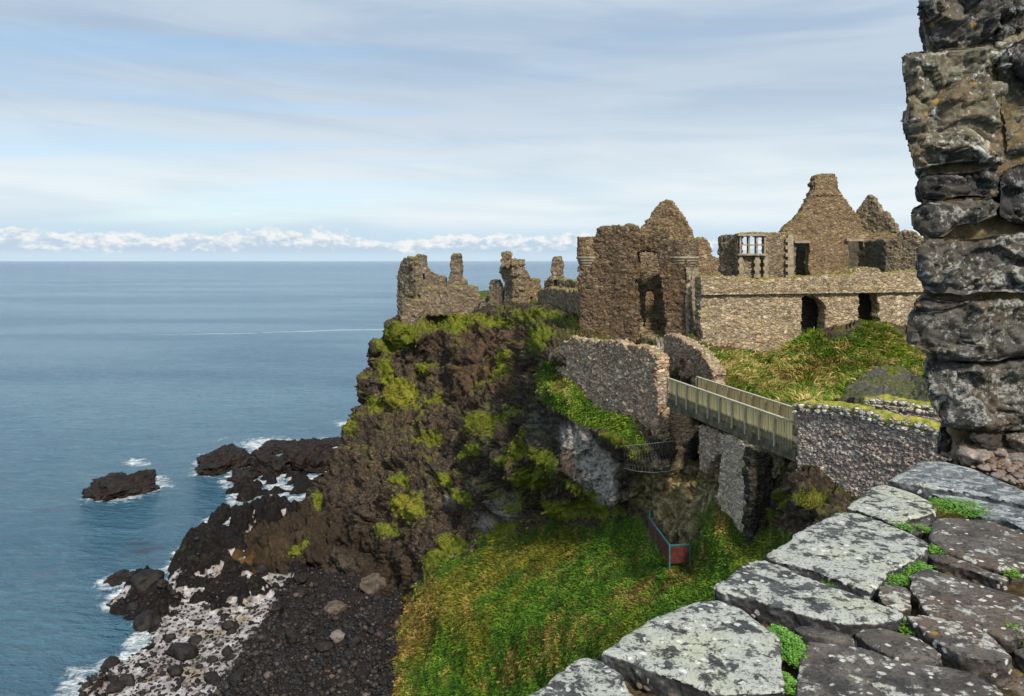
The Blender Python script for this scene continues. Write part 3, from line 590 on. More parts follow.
def beach_mat():
    m, n, b = newmat('beach_ground'); p = pos(n); A = lambda k_: n.node('ShaderNodeAttribute', attribute_name=k_).outputs['Fac']
    nn_ = n.noise(p, 3.0, 6, 0.7)
    rock = n.ramp(nn_, [(0.38, (0.003, 0.003, 0.0035)), (0.55, (0.010, 0.008, 0.008)), (0.72, (0.050, 0.034, 0.026))])
    rock = n.mix(n.math('MULTIPLY', n.smooth(n.noise(p, 0.5, 4, 0.6), 0.55, 0.68), 0.4), rock, (0.036, 0.022, 0.013))
    rock = n.mix(n.math('MULTIPLY', A('shing'), 0.35), rock, (0.035, 0.028, 0.025))
    sandc = n.ramp(n.noise(p, 1.5, 6, 0.7), [(0.3, (0.05, 0.045, 0.042)), (0.47, (0.27, 0.25, 0.25)), (0.66, (0.58, 0.56, 0.57))])
    sandc = n.mix(n.math('MULTIPLY', n.smooth(n.noise(p, 0.35, 4, 0.6), 0.55, 0.65), 0.6), sandc, (0.25, 0.17, 0.07))
    k_ = n.smooth(n.math('ADD', A('rock'), n.math('MULTIPLY', n.math('SUBTRACT', n.noise(p, 2.0, 5, 0.7), 0.5), 0.5)), 0.25, 0.45)
    c = n.mix(k_, sandc, rock)
    c = n.mix(n.math('MULTIPLY', n.smooth(n.noise(p, 0.8, 4, 0.6), 0.62, 0.7), 0.5), c, (0.05, 0.065, 0.02))
    c = n.mix(A('pool'), c, n.ramp(n.noise(p, 0.6, 4, 0.6), [(0.40, (0.015, 0.028, 0.010)), (0.54, (0.09, 0.045, 0.010)), (0.68, (0.17, 0.10, 0.03))]))
    setc(n, b, c, n.math('SUBTRACT', 0.62, n.math('MULTIPLY', A('pool'), 0.3)), n.noise(p, 7.0, 5, 0.7), 0.16, 1.0, 0.15); return m
tag(link('beach', bme, beach_mat()), kind='structure')
def beach_h(x, y):
    ix = int(round((x - xs_[0]) / st_)); iy = int(round((y - ys_[0]) / (st_ * 1.15)))
    if 0 <= ix < len(xs_) and 0 <= iy < len(ys_) and bi[iy, ix] >= 0: return zb[bi[iy, ix]]
    return SEA - 0.8

def rock_geo(seed, sx, sy, sz, sub=3, rough=0.25):
    bm = bmesh.new(); bmesh.ops.create_icosphere(bm, subdivisions=sub, radius=1.0); V = np.array([v.co[:] for v in bm.verts]); Fc = np.array([[v.index for v in f.verts] for f in bm.faces]); bm.free()
    rs = np.random.default_rng(seed)
    for _ in range(9):     # angular facets
        d = rs.normal(0, 1, 3); d /= np.linalg.norm(d); c = rs.uniform(0.62, 0.9); t = V @ d; V = V - np.clip(t - c, 0, None)[:, None] * d
    r = np.linalg.norm(V, axis=1, keepdims=True)
    V = V * (1 + rough * (ridged(V * 1.3 + seed * 7.1, 4, seed)[:, None]) + rough * 0.5 * fbm(V * 4 + seed, 3, seed)[:, None])
    return V * np.array((sx, sy, sz)), Fc
# skerries in the sea: px, py of the waterline centre, width px, relative height, depth
def sea_rock(px, py, wpx, hm, dm, seed, label, sub=6, mat='islet'):
    c = at_z(px, py, SEA); sc_ = c[1] / F * wpx / 2
    V, Fc = rock_geo(seed, sc_, dm, hm, sub, 0.30); fv, fe_ = facets(V * 0.8 + seed, 5); fw, _e = facets(V * 2.2 + seed, 6); V = V * (1 + 0.0 * fv[:, None]) + (V / (np.linalg.norm(V, axis=1, keepdims=True) + .1)) * (0.30 * fv + 0.14 * fw)[:, None] + fbm(V * 1.6 + seed, 3, 3)[:, None] * 0.12
    V[:, 2] = np.where(V[:, 2] < 0, V[:, 2] * 0.5, V[:, 2])
    o = link('sea_rock', mesh_np('sea_rock', V, Fc), M[mat], None, (c[0], c[1], SEA)); tag(o, label, 'rock', 'rocks standing in the sea'); return c[:2], sc_, dm
ISL = [sea_rock(128, 488, 62, 1.9, 5.2, 3, 'dark islet of rock standing alone in open water, leftmost of the sea rocks'),
       sea_rock(226, 463, 46, 2.0, 6.5, 8, 'blackish rock at the seaward tip of the reef, right of the lone islet'),
       sea_rock(283, 447, 40, 0.9, 4.5, 12, 'low broken rock awash in white surf beyond the big rounded rock'),
       sea_rock(311, 463, 54, 3.0, 6.0, 5, 'big rounded brown-black rock touching the foot of the cliff nose'),
       sea_rock(272, 470, 42, 2.1, 4.0, 15, 'dark hump of rock between the reef tip and the rounded rock'),
       sea_rock(329, 443, 32, 0.6, 3.5, 21, 'thin flat rock farthest out in the surf beside the cliff nose'),
       sea_rock(119, 580, 20, 0.6, 1.6, 24, 'small brown rock barely above the water off the black spit'),
       sea_rock(246, 477, 34, 1.0, 3.2, 27, 'low reddish rock shelf below the reef tip, washed by foam'),
       sea_rock(262, 455, 22, 0.8, 2.2, 29, 'small dark rock in surf behind the reef tip')]
# boulders: a handful of kinds, copied
kinds = []
for i in range(7):
    V, Fc = rock_geo(40 + i, 1, 0.85, 0.65, 4, 0.26); kinds.append(mesh_np('boulder', V, Fc)); kinds[-1].materials.append(M['boulder'])
def boulder_at(px, py, z, s, kd, label, group='boulders lying on the beach', mat=None):
    c = at_z(px, py, z); zz = max(beach_h(c[0], c[1]), SEA)
    me_ = kinds[kd]
    if mat: me_ = me_.copy(); me_.materials.clear(); me_.materials.append(M[mat])
    o = link('boulder', me_, None, None, (c[0], c[1], zz + s * 0.15)); o.scale = (s, s, s); o.rotation_euler = (random.uniform(-.3, .3), random.uniform(-.3, .3), random.uniform(0, 6.3)); tag(o, label, 'boulder', group); return o
boulder_at(373, 598, -30.4, 1.25, 0, 'largest brown-grey boulder high on the shingle, under the cliff foot', mat='browngrey')
boulder_at(337, 652, -31, 0.62, 1, 'pale boulder standing out alone in the dark shingle', mat='palestone')
boulder_at(335, 622, -31, 0.95, 2, 'greenish brown boulder midway across the shingle', mat='browngrey')
boulder_at(146, 589, -31.5, 1.5, 3, 'large black block at the root of the black spit')
boulder_at(147, 620, -31.5, 1.3, 4, 'upright black block at the water edge below the spit')
boulder_at(182, 652, -31.5, 1.15, 5, 'bluish black wet block on the pale sand, lower left')
n_ = 0
while n_ < 90:
    px, py = random.uniform(62, 390), random.uniform(575, 694); c = at_z(px, py, -31.6)
    if not inpoly(np.array([c[0]]), np.array([c[1]]), CO)[0] or beach_h(c[0], c[1]) < SEA - .05 or c[0] > -9.5: continue
    boulder_at(px, py, -31.6, random.choice((0.22, 0.28, 0.35, 0.42, 0.55, 0.7)), n_ % 7, 'dark basalt boulder among the many scattered over the beach', 'scattered dark beach boulders'); n_ += 1
# shingle: thousands of small stones, one mass
def shingle():
    V0, F0 = rock_geo(77, 1, .85, .65, 1, 0.1); vs, fs, tn = [], [], []; k0 = 0; rs = np.random.default_rng(5); cnt = 0
    while cnt < 9500:
        px, py = rs.uniform(60, 402), rs.uniform(560, 745); c = at_z(px, py, -31.4)
        if c[0] > -7.5: continue
        hgt = beach_h(c[0], c[1])
        if hgt < SEA - 0.02: continue
        sh = c[0] > -22
        if not sh and rs.random() > 0.45: continue
        s = rs.uniform(0.07, 0.20) ** 1.0 * (1 + 1.2 * rs.random() ** 6) * (1.0 if sh else 0.8); a = rs.uniform(0, 6.28); R = np.array(((math.cos(a), -math.sin(a), 0), (math.sin(a), math.cos(a), 0), (0, 0, 1)))
        vs.append((V0 * s * rs.uniform(0.75, 1.3, 3)) @ R.T + np.array((c[0], c[1], hgt + s * 0.2))); fs.append(F0 + k0); k0 += len(V0); tn.append(np.full(len(V0), rs.random())); cnt += 1
    me = mesh_np('shingle', np.vstack(vs), np.vstack(fs), True); attr(me, 'tone', np.concatenate(tn))
    m, n, b = newmat('shingle_stones'); c = n.ramp(n.node('ShaderNodeAttribute', attribute_name='tone').outputs['Fac'], [(0.0, (0.006, 0.006, 0.007)), (0.70, (0.020, 0.018, 0.018)), (0.95, (0.050, 0.038, 0.032)), (1.0, (0.11, 0.09, 0.075))])
    setc(n, b, c, 0.6, n.noise(pos(n), 12, 4), 0.03, 0.5, 0.2)
    tag(link('shingle', me, m), 'dark rounded shingle stones covering the cove below the cliff', 'shingle', kind='stuff')
shingle()

# ------------------------------------------------------------------ sea
def build_sea():
    def axis(lo_, hi, step, far, n):
        a = list(np.arange(lo_, hi, step)); g = [step]; l = [lo_]; h = [a[-1]]; s = step
        while l[-1] > -far: s *= 1.13; l.append(l[-1] - s)
        s = step
        while h[-1] < far: s *= 1.13; h.append(h[-1] + s)
        return np.array(sorted(l[1:]) + a + h[1:])
    ax_ = axis(-120, 12, 0.42, 150000, 0); ay_ = axis(46, 190, 0.42, 150000, 0); ay_ = ay_[ay_ > -400]
    X, Y = np.meshgrid(ax_, ay_); nn = len(ax_), len(ay_)
    P = np.stack([X.ravel(), Y.ravel(), np.full(X.size, SEA)], 1)
    r = np.hypot(P[:, 0], P[:, 1]); fade = sstep(-r, -420, -120)
    Pn = P * np.array((0.5, 0.8, 1)); wv = fade * (0.10 * fbm(Pn * 0.35, 3, 3) + 0.16 * fbm(P * np.array((0.02, 0.07, 1)) , 2, 6))
    P[:, 2] += wv
    foam = np.zeros(len(P)); box = (X.ravel() > -115) & (X.ravel() < 10) & (Y.ravel() > 44) & (Y.ravel() < 190)
    B = P[box]; inn = inpoly(B[:, 0], B[:, 1], CO); d = polydist(B[:, 0], B[:, 1], CO); d = np.where(inn, -0.3, d)
    fz = np.exp(-np.clip(d, 0, None) / 1.3) * 0.62
    for (c, rx, ry) in ISL:
        e = np.hypot((B[:, 0] - c[0]) / (rx + 0.8), (B[:, 1] - c[1]) / (ry + 0.8)); fz = np.maximum(fz, 0.62 * np.exp(-np.clip(e - 0.95, 0, None) * 2.2))
    pxx = CX + F * B[:, 0] / B[:, 1]; pyy = HY + F * 32 / B[:, 1]
    for (cx, cy, rx, ry, s_) in [(270, 444, 50, 10, .75), (330, 446, 30, 9, .7), (205, 462, 18, 12, .6), (345, 424, 16, 5, .7), (135, 462, 22, 7, .65), (150, 520, 6, 16, .3), (155, 573, 16, 8, .6), (108, 662, 20, 10, .55), (228, 487, 18, 8, .5), (175, 560, 14, 10, .35), (222, 440, 25, 7, .4), (300, 470, 30, 10, .6)]:
        fz = np.maximum(fz, s_ * np.clip(1.3 - np.hypot((pxx - cx) / rx, (pyy - cy) / ry), 0, 1))
    # the far breaking line
    d2 = polydist(pxx, pyy, [(150, 326), (230, 329), (300, 332), (370, 334)], False)
    inr = inn & (pyy < 560) & (pxx < 350); fz = np.where(inr, np.maximum(fz, 0.55), fz); foam[box] = fz
    q_ = 9.0
    i0 = np.arange(nn[0] - 1)[None, :] + np.arange(nn[1] - 1)[:, None] * nn[0]; i0 = i0.ravel(); Fs = np.stack([i0, i0 + 1, i0 + 1 + nn[0], i0 + nn[0]], 1)
    me = mesh_np('sea', P, Fs); attr(me, 'foam', foam)
    m, n, b = newmat('sea_water'); p = pos(n); fo = n.node('ShaderNodeAttribute', attribute_name='foam').outputs['Fac']
    sp = n.node('ShaderNodeSeparateXYZ', {0: p}).outputs
    ln = n.math('LENGTH', 0) if False else n.node('ShaderNodeVectorMath', {0: p}, operation='LENGTH').outputs['Value']
    def sv(a, b_, rot=0.0):
        q1 = n.node('ShaderNodeVectorRotate', {'Vector': p, 'Angle': rot}, rotation_type='Z_AXIS').outputs[0]
        return n.node('ShaderNodeVectorMath', {0: q1, 1: (a, b_, 0)}, operation='MULTIPLY').outputs[0]
    big = n.noise(sv(0.0035, 0.012, 0.1), 1.0, 4, 0.55, 0.5)
    med = n.noise(sv(0.02, 0.07, -0.1), 1.0, 5, 0.6)
    c = n.mix(n.smooth(big, 0.38, 0.62), (0.020, 0.095, 0.185), (0.080, 0.175, 0.260))
    c = n.mix(n.math('MULTIPLY', n.smooth(ln, 400.0, 4000.0), 0.75), c, (0.020, 0.090, 0.200))  # far water darker, reflected upper sky put into the colour
    rip = n.math('ADD', n.math('MULTIPLY', n.noise(sv(0.14, 0.55, 0.12), 1.0, 5, 0.65, 0.4), 0.5), n.math('MULTIPLY', n.noise(sv(0.55, 1.1, 0.6), 1.0, 4, 0.65, 0.3), 0.5)); c = n.mix(n.math('MULTIPLY', n.smooth(rip, 0.50, 0.62), 0.5), c, (0.12, 0.24, 0.30)); c = n.mix(n.math('MULTIPLY', n.smooth(rip, 0.50, 0.38), 0.5), c, (0.015, 0.065, 0.11))  # sky reflections on ripple facets put into the water colour
    c = n.mix(n.math('MULTIPLY', n.smooth(ln, 200.0, 90.0), 0.55), c, (0.045, 0.120, 0.170))
    # seaweed-dark patches near the reef
    c = n.mix(n.math('MULTIPLY', n.smooth(n.noise(sv(0.09, 0.16), 1.0, 4, 0.6), 0.6, 0.72), n.smooth(ln, 150.0, 80.0)), c, (0.045, 0.045, 0.065))
    fn = n.math('ADD', n.noise(p, 0.55, 7, 0.72, 0.8), n.math('MULTIPLY', fo, 0.62))
    fm = n.math('MULTIPLY', n.smooth(fn, 0.76, 1.02), n.smooth(n.math('ADD', n.noise(p, 2.6, 6, 0.75), n.math('MULTIPLY', fo, 0.3)), 0.44, 0.66))
    # one long low breaker far out
    w1 = n.math('ADD', sp[1], n.math('MULTIPLY', sp[0], -0.28)); w1 = n.math('ADD', w1, n.math('MULTIPLY', n.math('SUBTRACT', n.noise(sv(0.02, 0.0), 1.0, 4, 0.6), 0.5), 22.0))
    ln_ = n.math('SUBTRACT', 1.0, n.smooth(n.math('ABSOLUTE', n.math('SUBTRACT', w1, 368.0)), 0.5, 3.4))
    ln_ = n.math('MULTIPLY', ln_, n.math('MULTIPLY', n.smooth(sp[0], -200.0, -90.0), n.smooth(n.noise(sv(0.03, 0.3), 1.0, 4, 0.6), 0.36, 0.55)))
    fm = n.math('MAXIMUM', fm, n.math('MULTIPLY', ln_, 0.55))
    col_ = n.mix(fm, c, (0.72, 0.76, 0.78))
    h = n.math('ADD', n.math('MULTIPLY', n.noise(sv(0.35, 0.95, 0.15), 1.0, 6, 0.62, 0.3), 1.0), n.math('MULTIPLY', n.noise(sv(1.6, 3.4, -0.2), 1.0, 4, 0.6), 0.20))
    h = n.math('ADD', h, n.math('MULTIPLY', med, 2.2)); h = n.math('ADD', h, n.math('MULTIPLY', rip, 1.6))
    bp = n.node('ShaderNodeBump', {'Strength': 1.0, 'Distance': 1.25, 'Height': h}); n.l.new(bp.outputs[0], b.inputs['Normal'])
    n.l.new(col_, b.inputs['Base Color']); n.l.new(n.math('ADD', 0.16, n.math('MULTIPLY', fm, 0.6)), b.inputs['Roughness'])
    b.inputs['IOR'].default_value = 1.33; n.l.new(n.math('SUBTRACT', 0.32, n.math('MULTIPLY', n.smooth(ln, 150.0, 3500.0), 0.20)), b.inputs['Specular IOR Level'])
    tag(link('sea', me, m), kind='structure')
build_sea()

# ------------------------------------------------------------------ the castle
W = wall
# --- outermost ruins on the nose
t1 = thing('ruined_tower', at(412, 310, 91), 'ruined tower corner at the far left end of the castle, above the cliff nose', 'ruin')
W('wall', [(396.5, 320), (397, 272), (400, 264), (403, 258), (408, 256), (411, 257.5), (415, 262), (417, 320)], [], (397, 93), (417, 89.5), 0.9, M['left'], t1, 0.12, 0.12, 0.4, 0.4, 0.07)
W('wall', [(414, 320), (412.5, 258.5), (417, 256), (421, 253.5), (427, 255), (428, 266), (432, 271), (437, 274), (447, 277), (448, 286), (449, 320)], [[(422, 275), (425, 274), (426, 280), (423, 281)]], (414, 90), (449, 92.5), 0.9, M['left'], t1, 0.12, 0.13, 0.4, 0.4, 0.07)
W('turret_base', [(400, 340), (401, 300), (404, 298.5), (413, 299), (423, 300), (422, 318), (415, 338), (408, 344)], [], (400, 89.6), (424, 88.6), 2.0, M['grey'], t1, 0.13, 0.12, 0.4, 0.4, 0.08)
W('ruined_wall', [(420, 316), (420, 287), (430, 285.5), (440, 286.5), (456, 286), (457, 286.5), (466, 285.5), (477, 286.5), (477, 293), (479, 296), (478, 316)], [], (420, 89.5), (478, 87.5), 0.8, M['grey'], None, 0.12, 0.12, 0.4, 0.4, 0.07, 'low grey broken wall joining the far left tower corner and the tall chimney', 'ruined wall')
W('chimney_stack', [(446, 300), (446.5, 284), (449, 275), (450.5, 256), (452, 254), (459, 253.5), (460, 256), (460.5, 279), (464, 280), (465, 300)], [], (446, 90.5), (465, 90), 1.4, M['left'], None, 0.12, 0.09, 0.4, 0.36, 0.07, 'tall slender chimney stack standing behind the low grey wall above the nose', 'chimney')
W('wall_stub', [(478, 314), (480, 303), (482, 298), (486, 297), (489, 303), (490, 314)], [], (478, 87), (490, 86.6), 0.9, M['left'], None, 0.12, 0.09, 0.35, 0.36, 0.07, 'knee-high lump of masonry in the gap in the outer ruins', 'ruined wall')
W('ruined_wall', [(488, 314), (488, 288), (490, 281), (493, 279.5), (498, 280), (499.5, 286), (503, 290), (504, 314)], [], (488, 86), (504, 85), 0.9, M['left'], None, 0.12, 0.13, 0.35, 0.36, 0.07, 'ragged narrow wall stump leaning against the tall leaning tower ruin', 'ruined wall')
t2 = thing('ruined_tower', at(518, 310, 83), 'tall ragged tower ruin with a chimney knob on its top, middle of the outer ruins', 'ruin')
W('wall', [(503.5, 320), (503.5, 282), (499, 273), (500, 266), (503, 262), (508, 259), (519, 259), (519, 320)], [], (503, 84.5), (519, 82), 0.9, M['left'], t2, 0.11, 0.10, 0.35, 0.36, 0.07)
W('wall', [(518, 320), (518, 259.5), (523, 264), (527, 270), (532, 279), (541, 279.5), (542, 286), (541, 320)], [[(530, 297), (533, 296), (534, 312), (529, 312)]], (518, 82), (542, 86), 0.9, M['gable'], t2, 0.11, 0.10, 0.35, 0.36, 0.07)
W('chimney', [(501, 268), (500.5, 253.5), (502, 251.5), (508, 251.5), (509.5, 254), (510, 264), (509, 268)], [], (500, 83.4), (510, 83), 0.9, M['gable'], t2, 0.11, 0.07, 0.3, 0.36, 0.06)
W('ruined_wall', [(538, 330), (538, 290), (544, 288), (556, 288.5), (570, 290), (583, 290), (583, 335), (571, 330), (559, 318)], [], (538, 80), (583, 64), 0.9, M['grey'], None, 0.10, 0.11, 0.35, 0.34, 0.06, 'long low grey wall running from the tall tower ruin to the gatehouse', 'ruined wall')
W('ruined_wall', [(543, 300), (543.5, 280), (551, 278), (562, 278.5), (570, 279.5), (583, 280.5), (583, 300)], [[(553, 281), (556, 280), (557, 287), (553, 287)]], (543, 86), (583, 80), 0.8, M['left'], None, 0.12, 0.10, 0.35, 0.34, 0.06, 'upper brown wall with a small hole behind the long low grey wall', 'ruined wall')
W('chimney_stack', [(550, 282), (550.5, 268), (552, 258), (553, 256.5), (560, 256.5), (561.5, 262), (562, 282)], [], (550, 85), (562, 84.6), 1.0, M['left'], None, 0.11, 0.07, 0.3, 0.34, 0.06, 'short dark chimney stack just left of the gatehouse', 'chimney')

# --- gatehouse
gh = thing('gatehouse', at(634, 339, 54), 'tall brown ruined gatehouse with a ragged doorway and two corbelled corner turrets', 'gatehouse')
W('front_wall', [(579, 343), (579, 300), (578.5, 262), (578, 240), (595, 237), (595.6, 228), (605, 227), (614, 224.8), (626, 224), (635, 225), (638, 233.5), (646, 235), (654, 234), (655, 228.5), (665, 227.5), (667, 233), (669, 239), (680, 239.5), (689, 239), (689, 343)],
  [[(637, 340), (637.5, 315), (636, 290), (637.5, 270), (636.5, 252.5), (646, 251), (655, 252.5), (659, 262), (659.5, 275), (661, 290), (663, 305), (665, 318), (667, 340)]], (578, 55.3), (690, 52), 0.95, M['gate'], gh, 0.085, 0.08, 0.32, 0.32, 0.06, ext=0.5)
W('side_wall', [(691, 270), (691, 240), (694, 238), (698.5, 240), (698.5, 270)], [], (690.6, 52.4), (698.5, 58.6), 0.3, M['gate'], gh, 0.08, 0.06, 0.3, 0.3, 0.05)
W('quoin_wall', [(690, 343), (690, 268), (698.5, 268), (699, 300), (697.5, 320), (696, 343)], [], (690.2, 52.0), (698.8, 58.6), 0.3, M['quoin'], gh, 0.08, 0.06, 0.3, 0.3, 0.05)
W('side_wall', [(596, 343), (596, 242), (603, 240), (612, 244), (612, 343)], [], (596, 55.9), (612, 61.5), 0.9, M['gate'], gh, 0.09, 0.08, 0.3, 0.3, 0.05)
W('inner_wall', [(620, 345), (620, 249), (675, 249), (675, 345)], [[(644.5, 312), (645, 297), (647, 292), (650, 290.5), (653, 292.5), (654.5, 298), (654.5, 312)]], (620, 57.0), (675, 56.4), 0.7, M['grey'], gh, 0.085, 0.05, 0.32, 0.32, 0.05)
W('rear_wall', [(600, 345), (600, 262), (640, 258), (697, 256), (697, 345)], [], (600, 61.5), (697, 60.5), 0.7, M['gable'], gh, 0.11, 0.08, 0.32, 0.32, 0.05)
def lathe(prof, c, seg=28):
    V, Fc = [], []
    for (r, z) in prof:
        for i in range(seg): a = 2 * math.pi * i / seg; V.append((c[0] + r * math.cos(a), c[1] + r * math.sin(a), z))
    for j in range(len(prof) - 1):
        for i in range(seg): Fc.append((j * seg + i, j * seg + (i + 1) % seg, (j + 1) * seg + (i + 1) % seg, (j + 1) * seg + i))
    Fc.append(tuple(reversed(range(seg)))); Fc.append(tuple((len(prof) - 1) * seg + i for i in range(seg)))
    return np.array(V), Fc
for (px, Y, r, y0) in ((588.5, 55.6, 0.86, 236.5), (682.5, 53.1, 1.08, 239)):
    c = at(px, 261, Y); zt = (HY - y0) / F * (Y - r); zc = (HY - 256.5) / F * (Y - r); zb_ = (HY - 269.5) / F * (Y - r)
    V, Fc = lathe([(r * 0.97, zc), (r * 0.97, zt)], c); V, Nn, Fc = remesh(V, Fc, 0.08)
    f1, f2, rr = cells(V * np.array((1, 1, 1.6)) / 0.3, 5); V += Nn * ((sstep(f2 - f1, 0, .35) - .6) * 0.05 + 0.08 * fbm(V * 1.5, 3, 4))[:, None]
    tr = put('turret', V, Fc, M['gate'] if px > 600 else M['gable'], gh)
    prof = []; nr = 5; hh = (zc - zb_) / nr
    for i in range(nr):
        ra = r * (0.62 + 0.44 * (i + 1) / nr); z0 = zb_ + i * hh; prof += [(ra * 0.96, z0 + 0.004), (ra, z0 + hh * 0.35), (ra, z0 + hh * 0.9), (ra * 0.97, z0 + hh)]
    V, Fc = lathe(prof, c); cb = put('corbel', V, Fc, M['quoin'], gh, True)
# rubble pier and steps inside the doorway
W('masonry_stump', [(645, 343), (644.5, 325), (647, 318), (653, 317), (657, 320), (659, 330), (658.5, 343)], [], (645, 54.6), (659, 54.4), 0.7, M['gate'], None, 0.07, 0.06, 0.25, 0.26, 0.05, 'round-topped lump of masonry standing in the gatehouse doorway', 'ruined wall')
def box(V, Fc, c, u, v, w_):
    c, u, v, w_ = map(np.array, (c, u, v, w_)); k0 = len(V)
    for s in ((0, 0, 0), (1, 0, 0), (1, 1, 0), (0, 1, 0), (0, 0, 1), (1, 0, 1), (1, 1, 1), (0, 1, 1)): V.append(c + u * s[0] + v * s[1] + w_ * s[2])
    for f in ((0, 3, 2, 1), (4, 5, 6, 7), (0, 1, 5, 4), (1, 2, 6, 5), (2, 3, 7, 6), (3, 0, 4, 7)): Fc.append(tuple(k0 + i for i in f))
V, Fc = [], []
for i in range(7):
    b0 = at(660, 340, 53.6); box(V, Fc, (b0[0] - 1.5, 53.3 + i * 0.42, -5.9), (2.6, 0, 0), (0, 0.44, 0), (0, 0, 0.35 + 0.26 * i))
tag(put('stone_steps', V, Fc, M['grey'], None, False), 'worn stone steps rising through the gatehouse doorway', 'steps')

# --- gabled house behind the gatehouse
g2 = thing('gabled_ruin', at(670, 300, 63), 'roofless gable end rising behind the gatehouse', 'ruin')
W('gable_wall', [(637, 300), (638.5, 233), (642, 226), (648.5, 219), (655, 208), (661, 201.8), (666, 199.8), (672.5, 200.5), (677, 208), (682, 215), (688, 224), (692, 232), (693, 300)], [], (637, 64), (693, 62.5), 0.8, M['gable'], g2, 0.095, 0.10, 0.35, 0.3, 0.06)
W('ruined_wall', [(697, 300), (697, 240), (700, 237.5), (704, 237), (708, 239.5), (711, 245), (713, 256), (714, 300)], [], (697, 60.5), (714, 61), 0.8, M['gable'], None, 0.095, 0.09, 0.3, 0.3, 0.06, 'broken wall end with a mossy rounded top, right behind the gatehouse corner', 'ruined wall')

# --- curtain wall
cw = thing('curtain_wall', at(810, 356, 52), 'long pale curtain wall with two openings above the grassy bank', 'wall')
W('wall_face', [(701, 360), (701, 292), (930, 289), (935, 300), (935, 365)],
  [[(801.5, 350), (802, 298), (806, 295.5), (812, 296), (819, 299), (824, 303), (826.5, 309), (825, 325), (824.5, 350)], [(859, 345), (859, 294), (862, 292), (868, 293), (877, 292.5), (879, 304), (880, 345)]],
  (701, 50.3), (930, 54.5), 0.9, M['curtain'], cw, 0.08, 0.07, 0.32, 0.27, 0.05, ext=0.6)
W('parapet', [(701, 294.6), (701, 277), (705, 275), (720, 276), (738, 277), (755, 279), (775, 278), (800, 277), (830, 275), (852, 274), (857, 268), (868, 267), (879, 268), (882, 273), (900, 272), (917, 270), (933, 270), (933, 291.5)], [],
  (701, 50.15), (930, 54.35), 1.0, M['curtain'], cw, 0.08, 0.05, 0.32, 0.27, 0.05)
V, Fc = [], []; a = at(701, 294, 50.0); b_ = at(932, 291, 54.2); box(V, Fc, (a[0], a[1], a[2] - 0.06), (b_[0] - a[0], b_[1] - a[1], b_[2] - a[2]), (0.02, 0.3, 0), (0, 0, 0.12)); put('string_course', V, Fc, M['curtain'], cw, False)
V, Fc = [], []; a = at(792, 292, 52.8); b_ = at(898, 292, 54.7); box(V, Fc, (a[0], a[1], -2.3), (b_[0] - a[0], b_[1] - a[1], 0), (-0.6, 2.4, 0), (0, 0, 0.3)); put('light_block_slab', V, Fc, M['pierdark'], cw, False)  # slab added behind the openings to shut out light
W('back_wall', [(790, 350), (790, 296), (900, 294), (900, 350)], [], (790, 54.6), (900, 56.6), 0.6, M['pierdark'], cw, 0.14, 0.05, 0.3, 0.3, 0.05)  # close behind the openings, their shade put into its dark stone

# --- manor house behind it
mh = thing('manor_house', at(830, 300, 70), 'ruined manor house with a high stepped gable and a stone mullioned bay window', 'house')
W('bay_wall', [(737, 300), (737.5, 233), (750, 232), (767, 232.3), (790, 232.5), (791, 300)], [[(741, 255), (741, 236.5), (764.5, 236.5), (764.5, 255)]], (737, 67.5), (791, 68.2), 0.6, M['grey'], mh, 0.08, 0.03, 0.4, 0.28, 0.04)
W('side_wall', [(717, 300), (718, 237), (722, 235), (739, 233.5), (739, 300)], [], (717, 70), (739, 68), 0.6, M['grey'], mh, 0.09, 0.06, 0.4, 0.28, 0.05)
W('ruined_wall', [(700, 300), (701, 262), (706, 256), (714, 256), (719, 258), (719, 300)], [], (700, 67), (719, 67), 0.6, M['gable'], None, 0.1, 0.08, 0.3, 0.28, 0.05, 'low stump of brown wall between the gatehouse and the bay window', 'ruined wall')
# window frame: jambs, mullions, transom
V, Fc = [], []
def pbox(x0, y0, x1, y1, Y, t, V, Fc):
    a = at(x0, y1, Y); c = at(x1, y0, Y); box(V, Fc, (a[0], Y, a[2]), (c[0] - a[0], 0, 0), (0, t, 0), (0, 0, c[2] - a[2]))
for x in (739.8, 748.4, 756.2, 764.2): pbox(x, 234.5, x + 1.7, 255.2, 67.25, 0.5, V, Fc)
pbox(738.5, 234.0, 767, 236.0, 67.1, 0.5, V, Fc); pbox(738.5, 253.6, 767, 255.4, 67.1, 0.5, V, Fc); pbox(741.6, 244.3, 764.3, 245.5, 67.33, 0.3, V, Fc)
wf = put('window_frame', V, Fc, M['quoin'], mh, False)
for (x, wd) in ((739.5, 3.2), (755.3, 4.2), (764.5, 3.0)):
    V, Fc = [], []
    for i in range(6): pbox(x - (1.2 if i % 2 else 0), 256 + i * 3.6, x + wd + (1.2 if i % 2 else 0), 259.62 + i * 3.6, 67.3 - .012 * i, 0.4, V, Fc)
    put('quoin', V, Fc, M['quoin'], mh, False)
V, Fc = [], []
for i in range(13): pbox(788 - (2.2 if i % 2 else 0), 234.5 + i * 3.7, 793.6, 238.22 + i * 3.7, 67.9 - 0.013 * i, 0.5, V, Fc)
put('quoin', V, Fc, M['quoin'], mh, False)
W('gable_wall', [(779, 310), (781.5, 233), (784, 229), (788, 224), (795, 219), (802, 210.5), (806, 203), (810, 196.5), (813, 190), (814.5, 177.5), (816, 175.5), (819, 174), (828, 173.4), (835, 174), (837, 178), (838, 187.5), (844, 196), (850, 205.5), (856, 212), (861, 218.5), (863, 232), (880, 232), (897, 233.5), (897, 310)],
  [[(796, 276), (796, 243), (809, 242.5), (810, 252), (808.5, 258), (810, 276)], [(849, 270), (849, 241), (856, 240.3), (863, 241), (863.5, 270)]], (779, 71.5), (897, 72.5), 0.9, M['gable'], mh, 0.095, 0.09, 0.32, 0.27, 0.05)
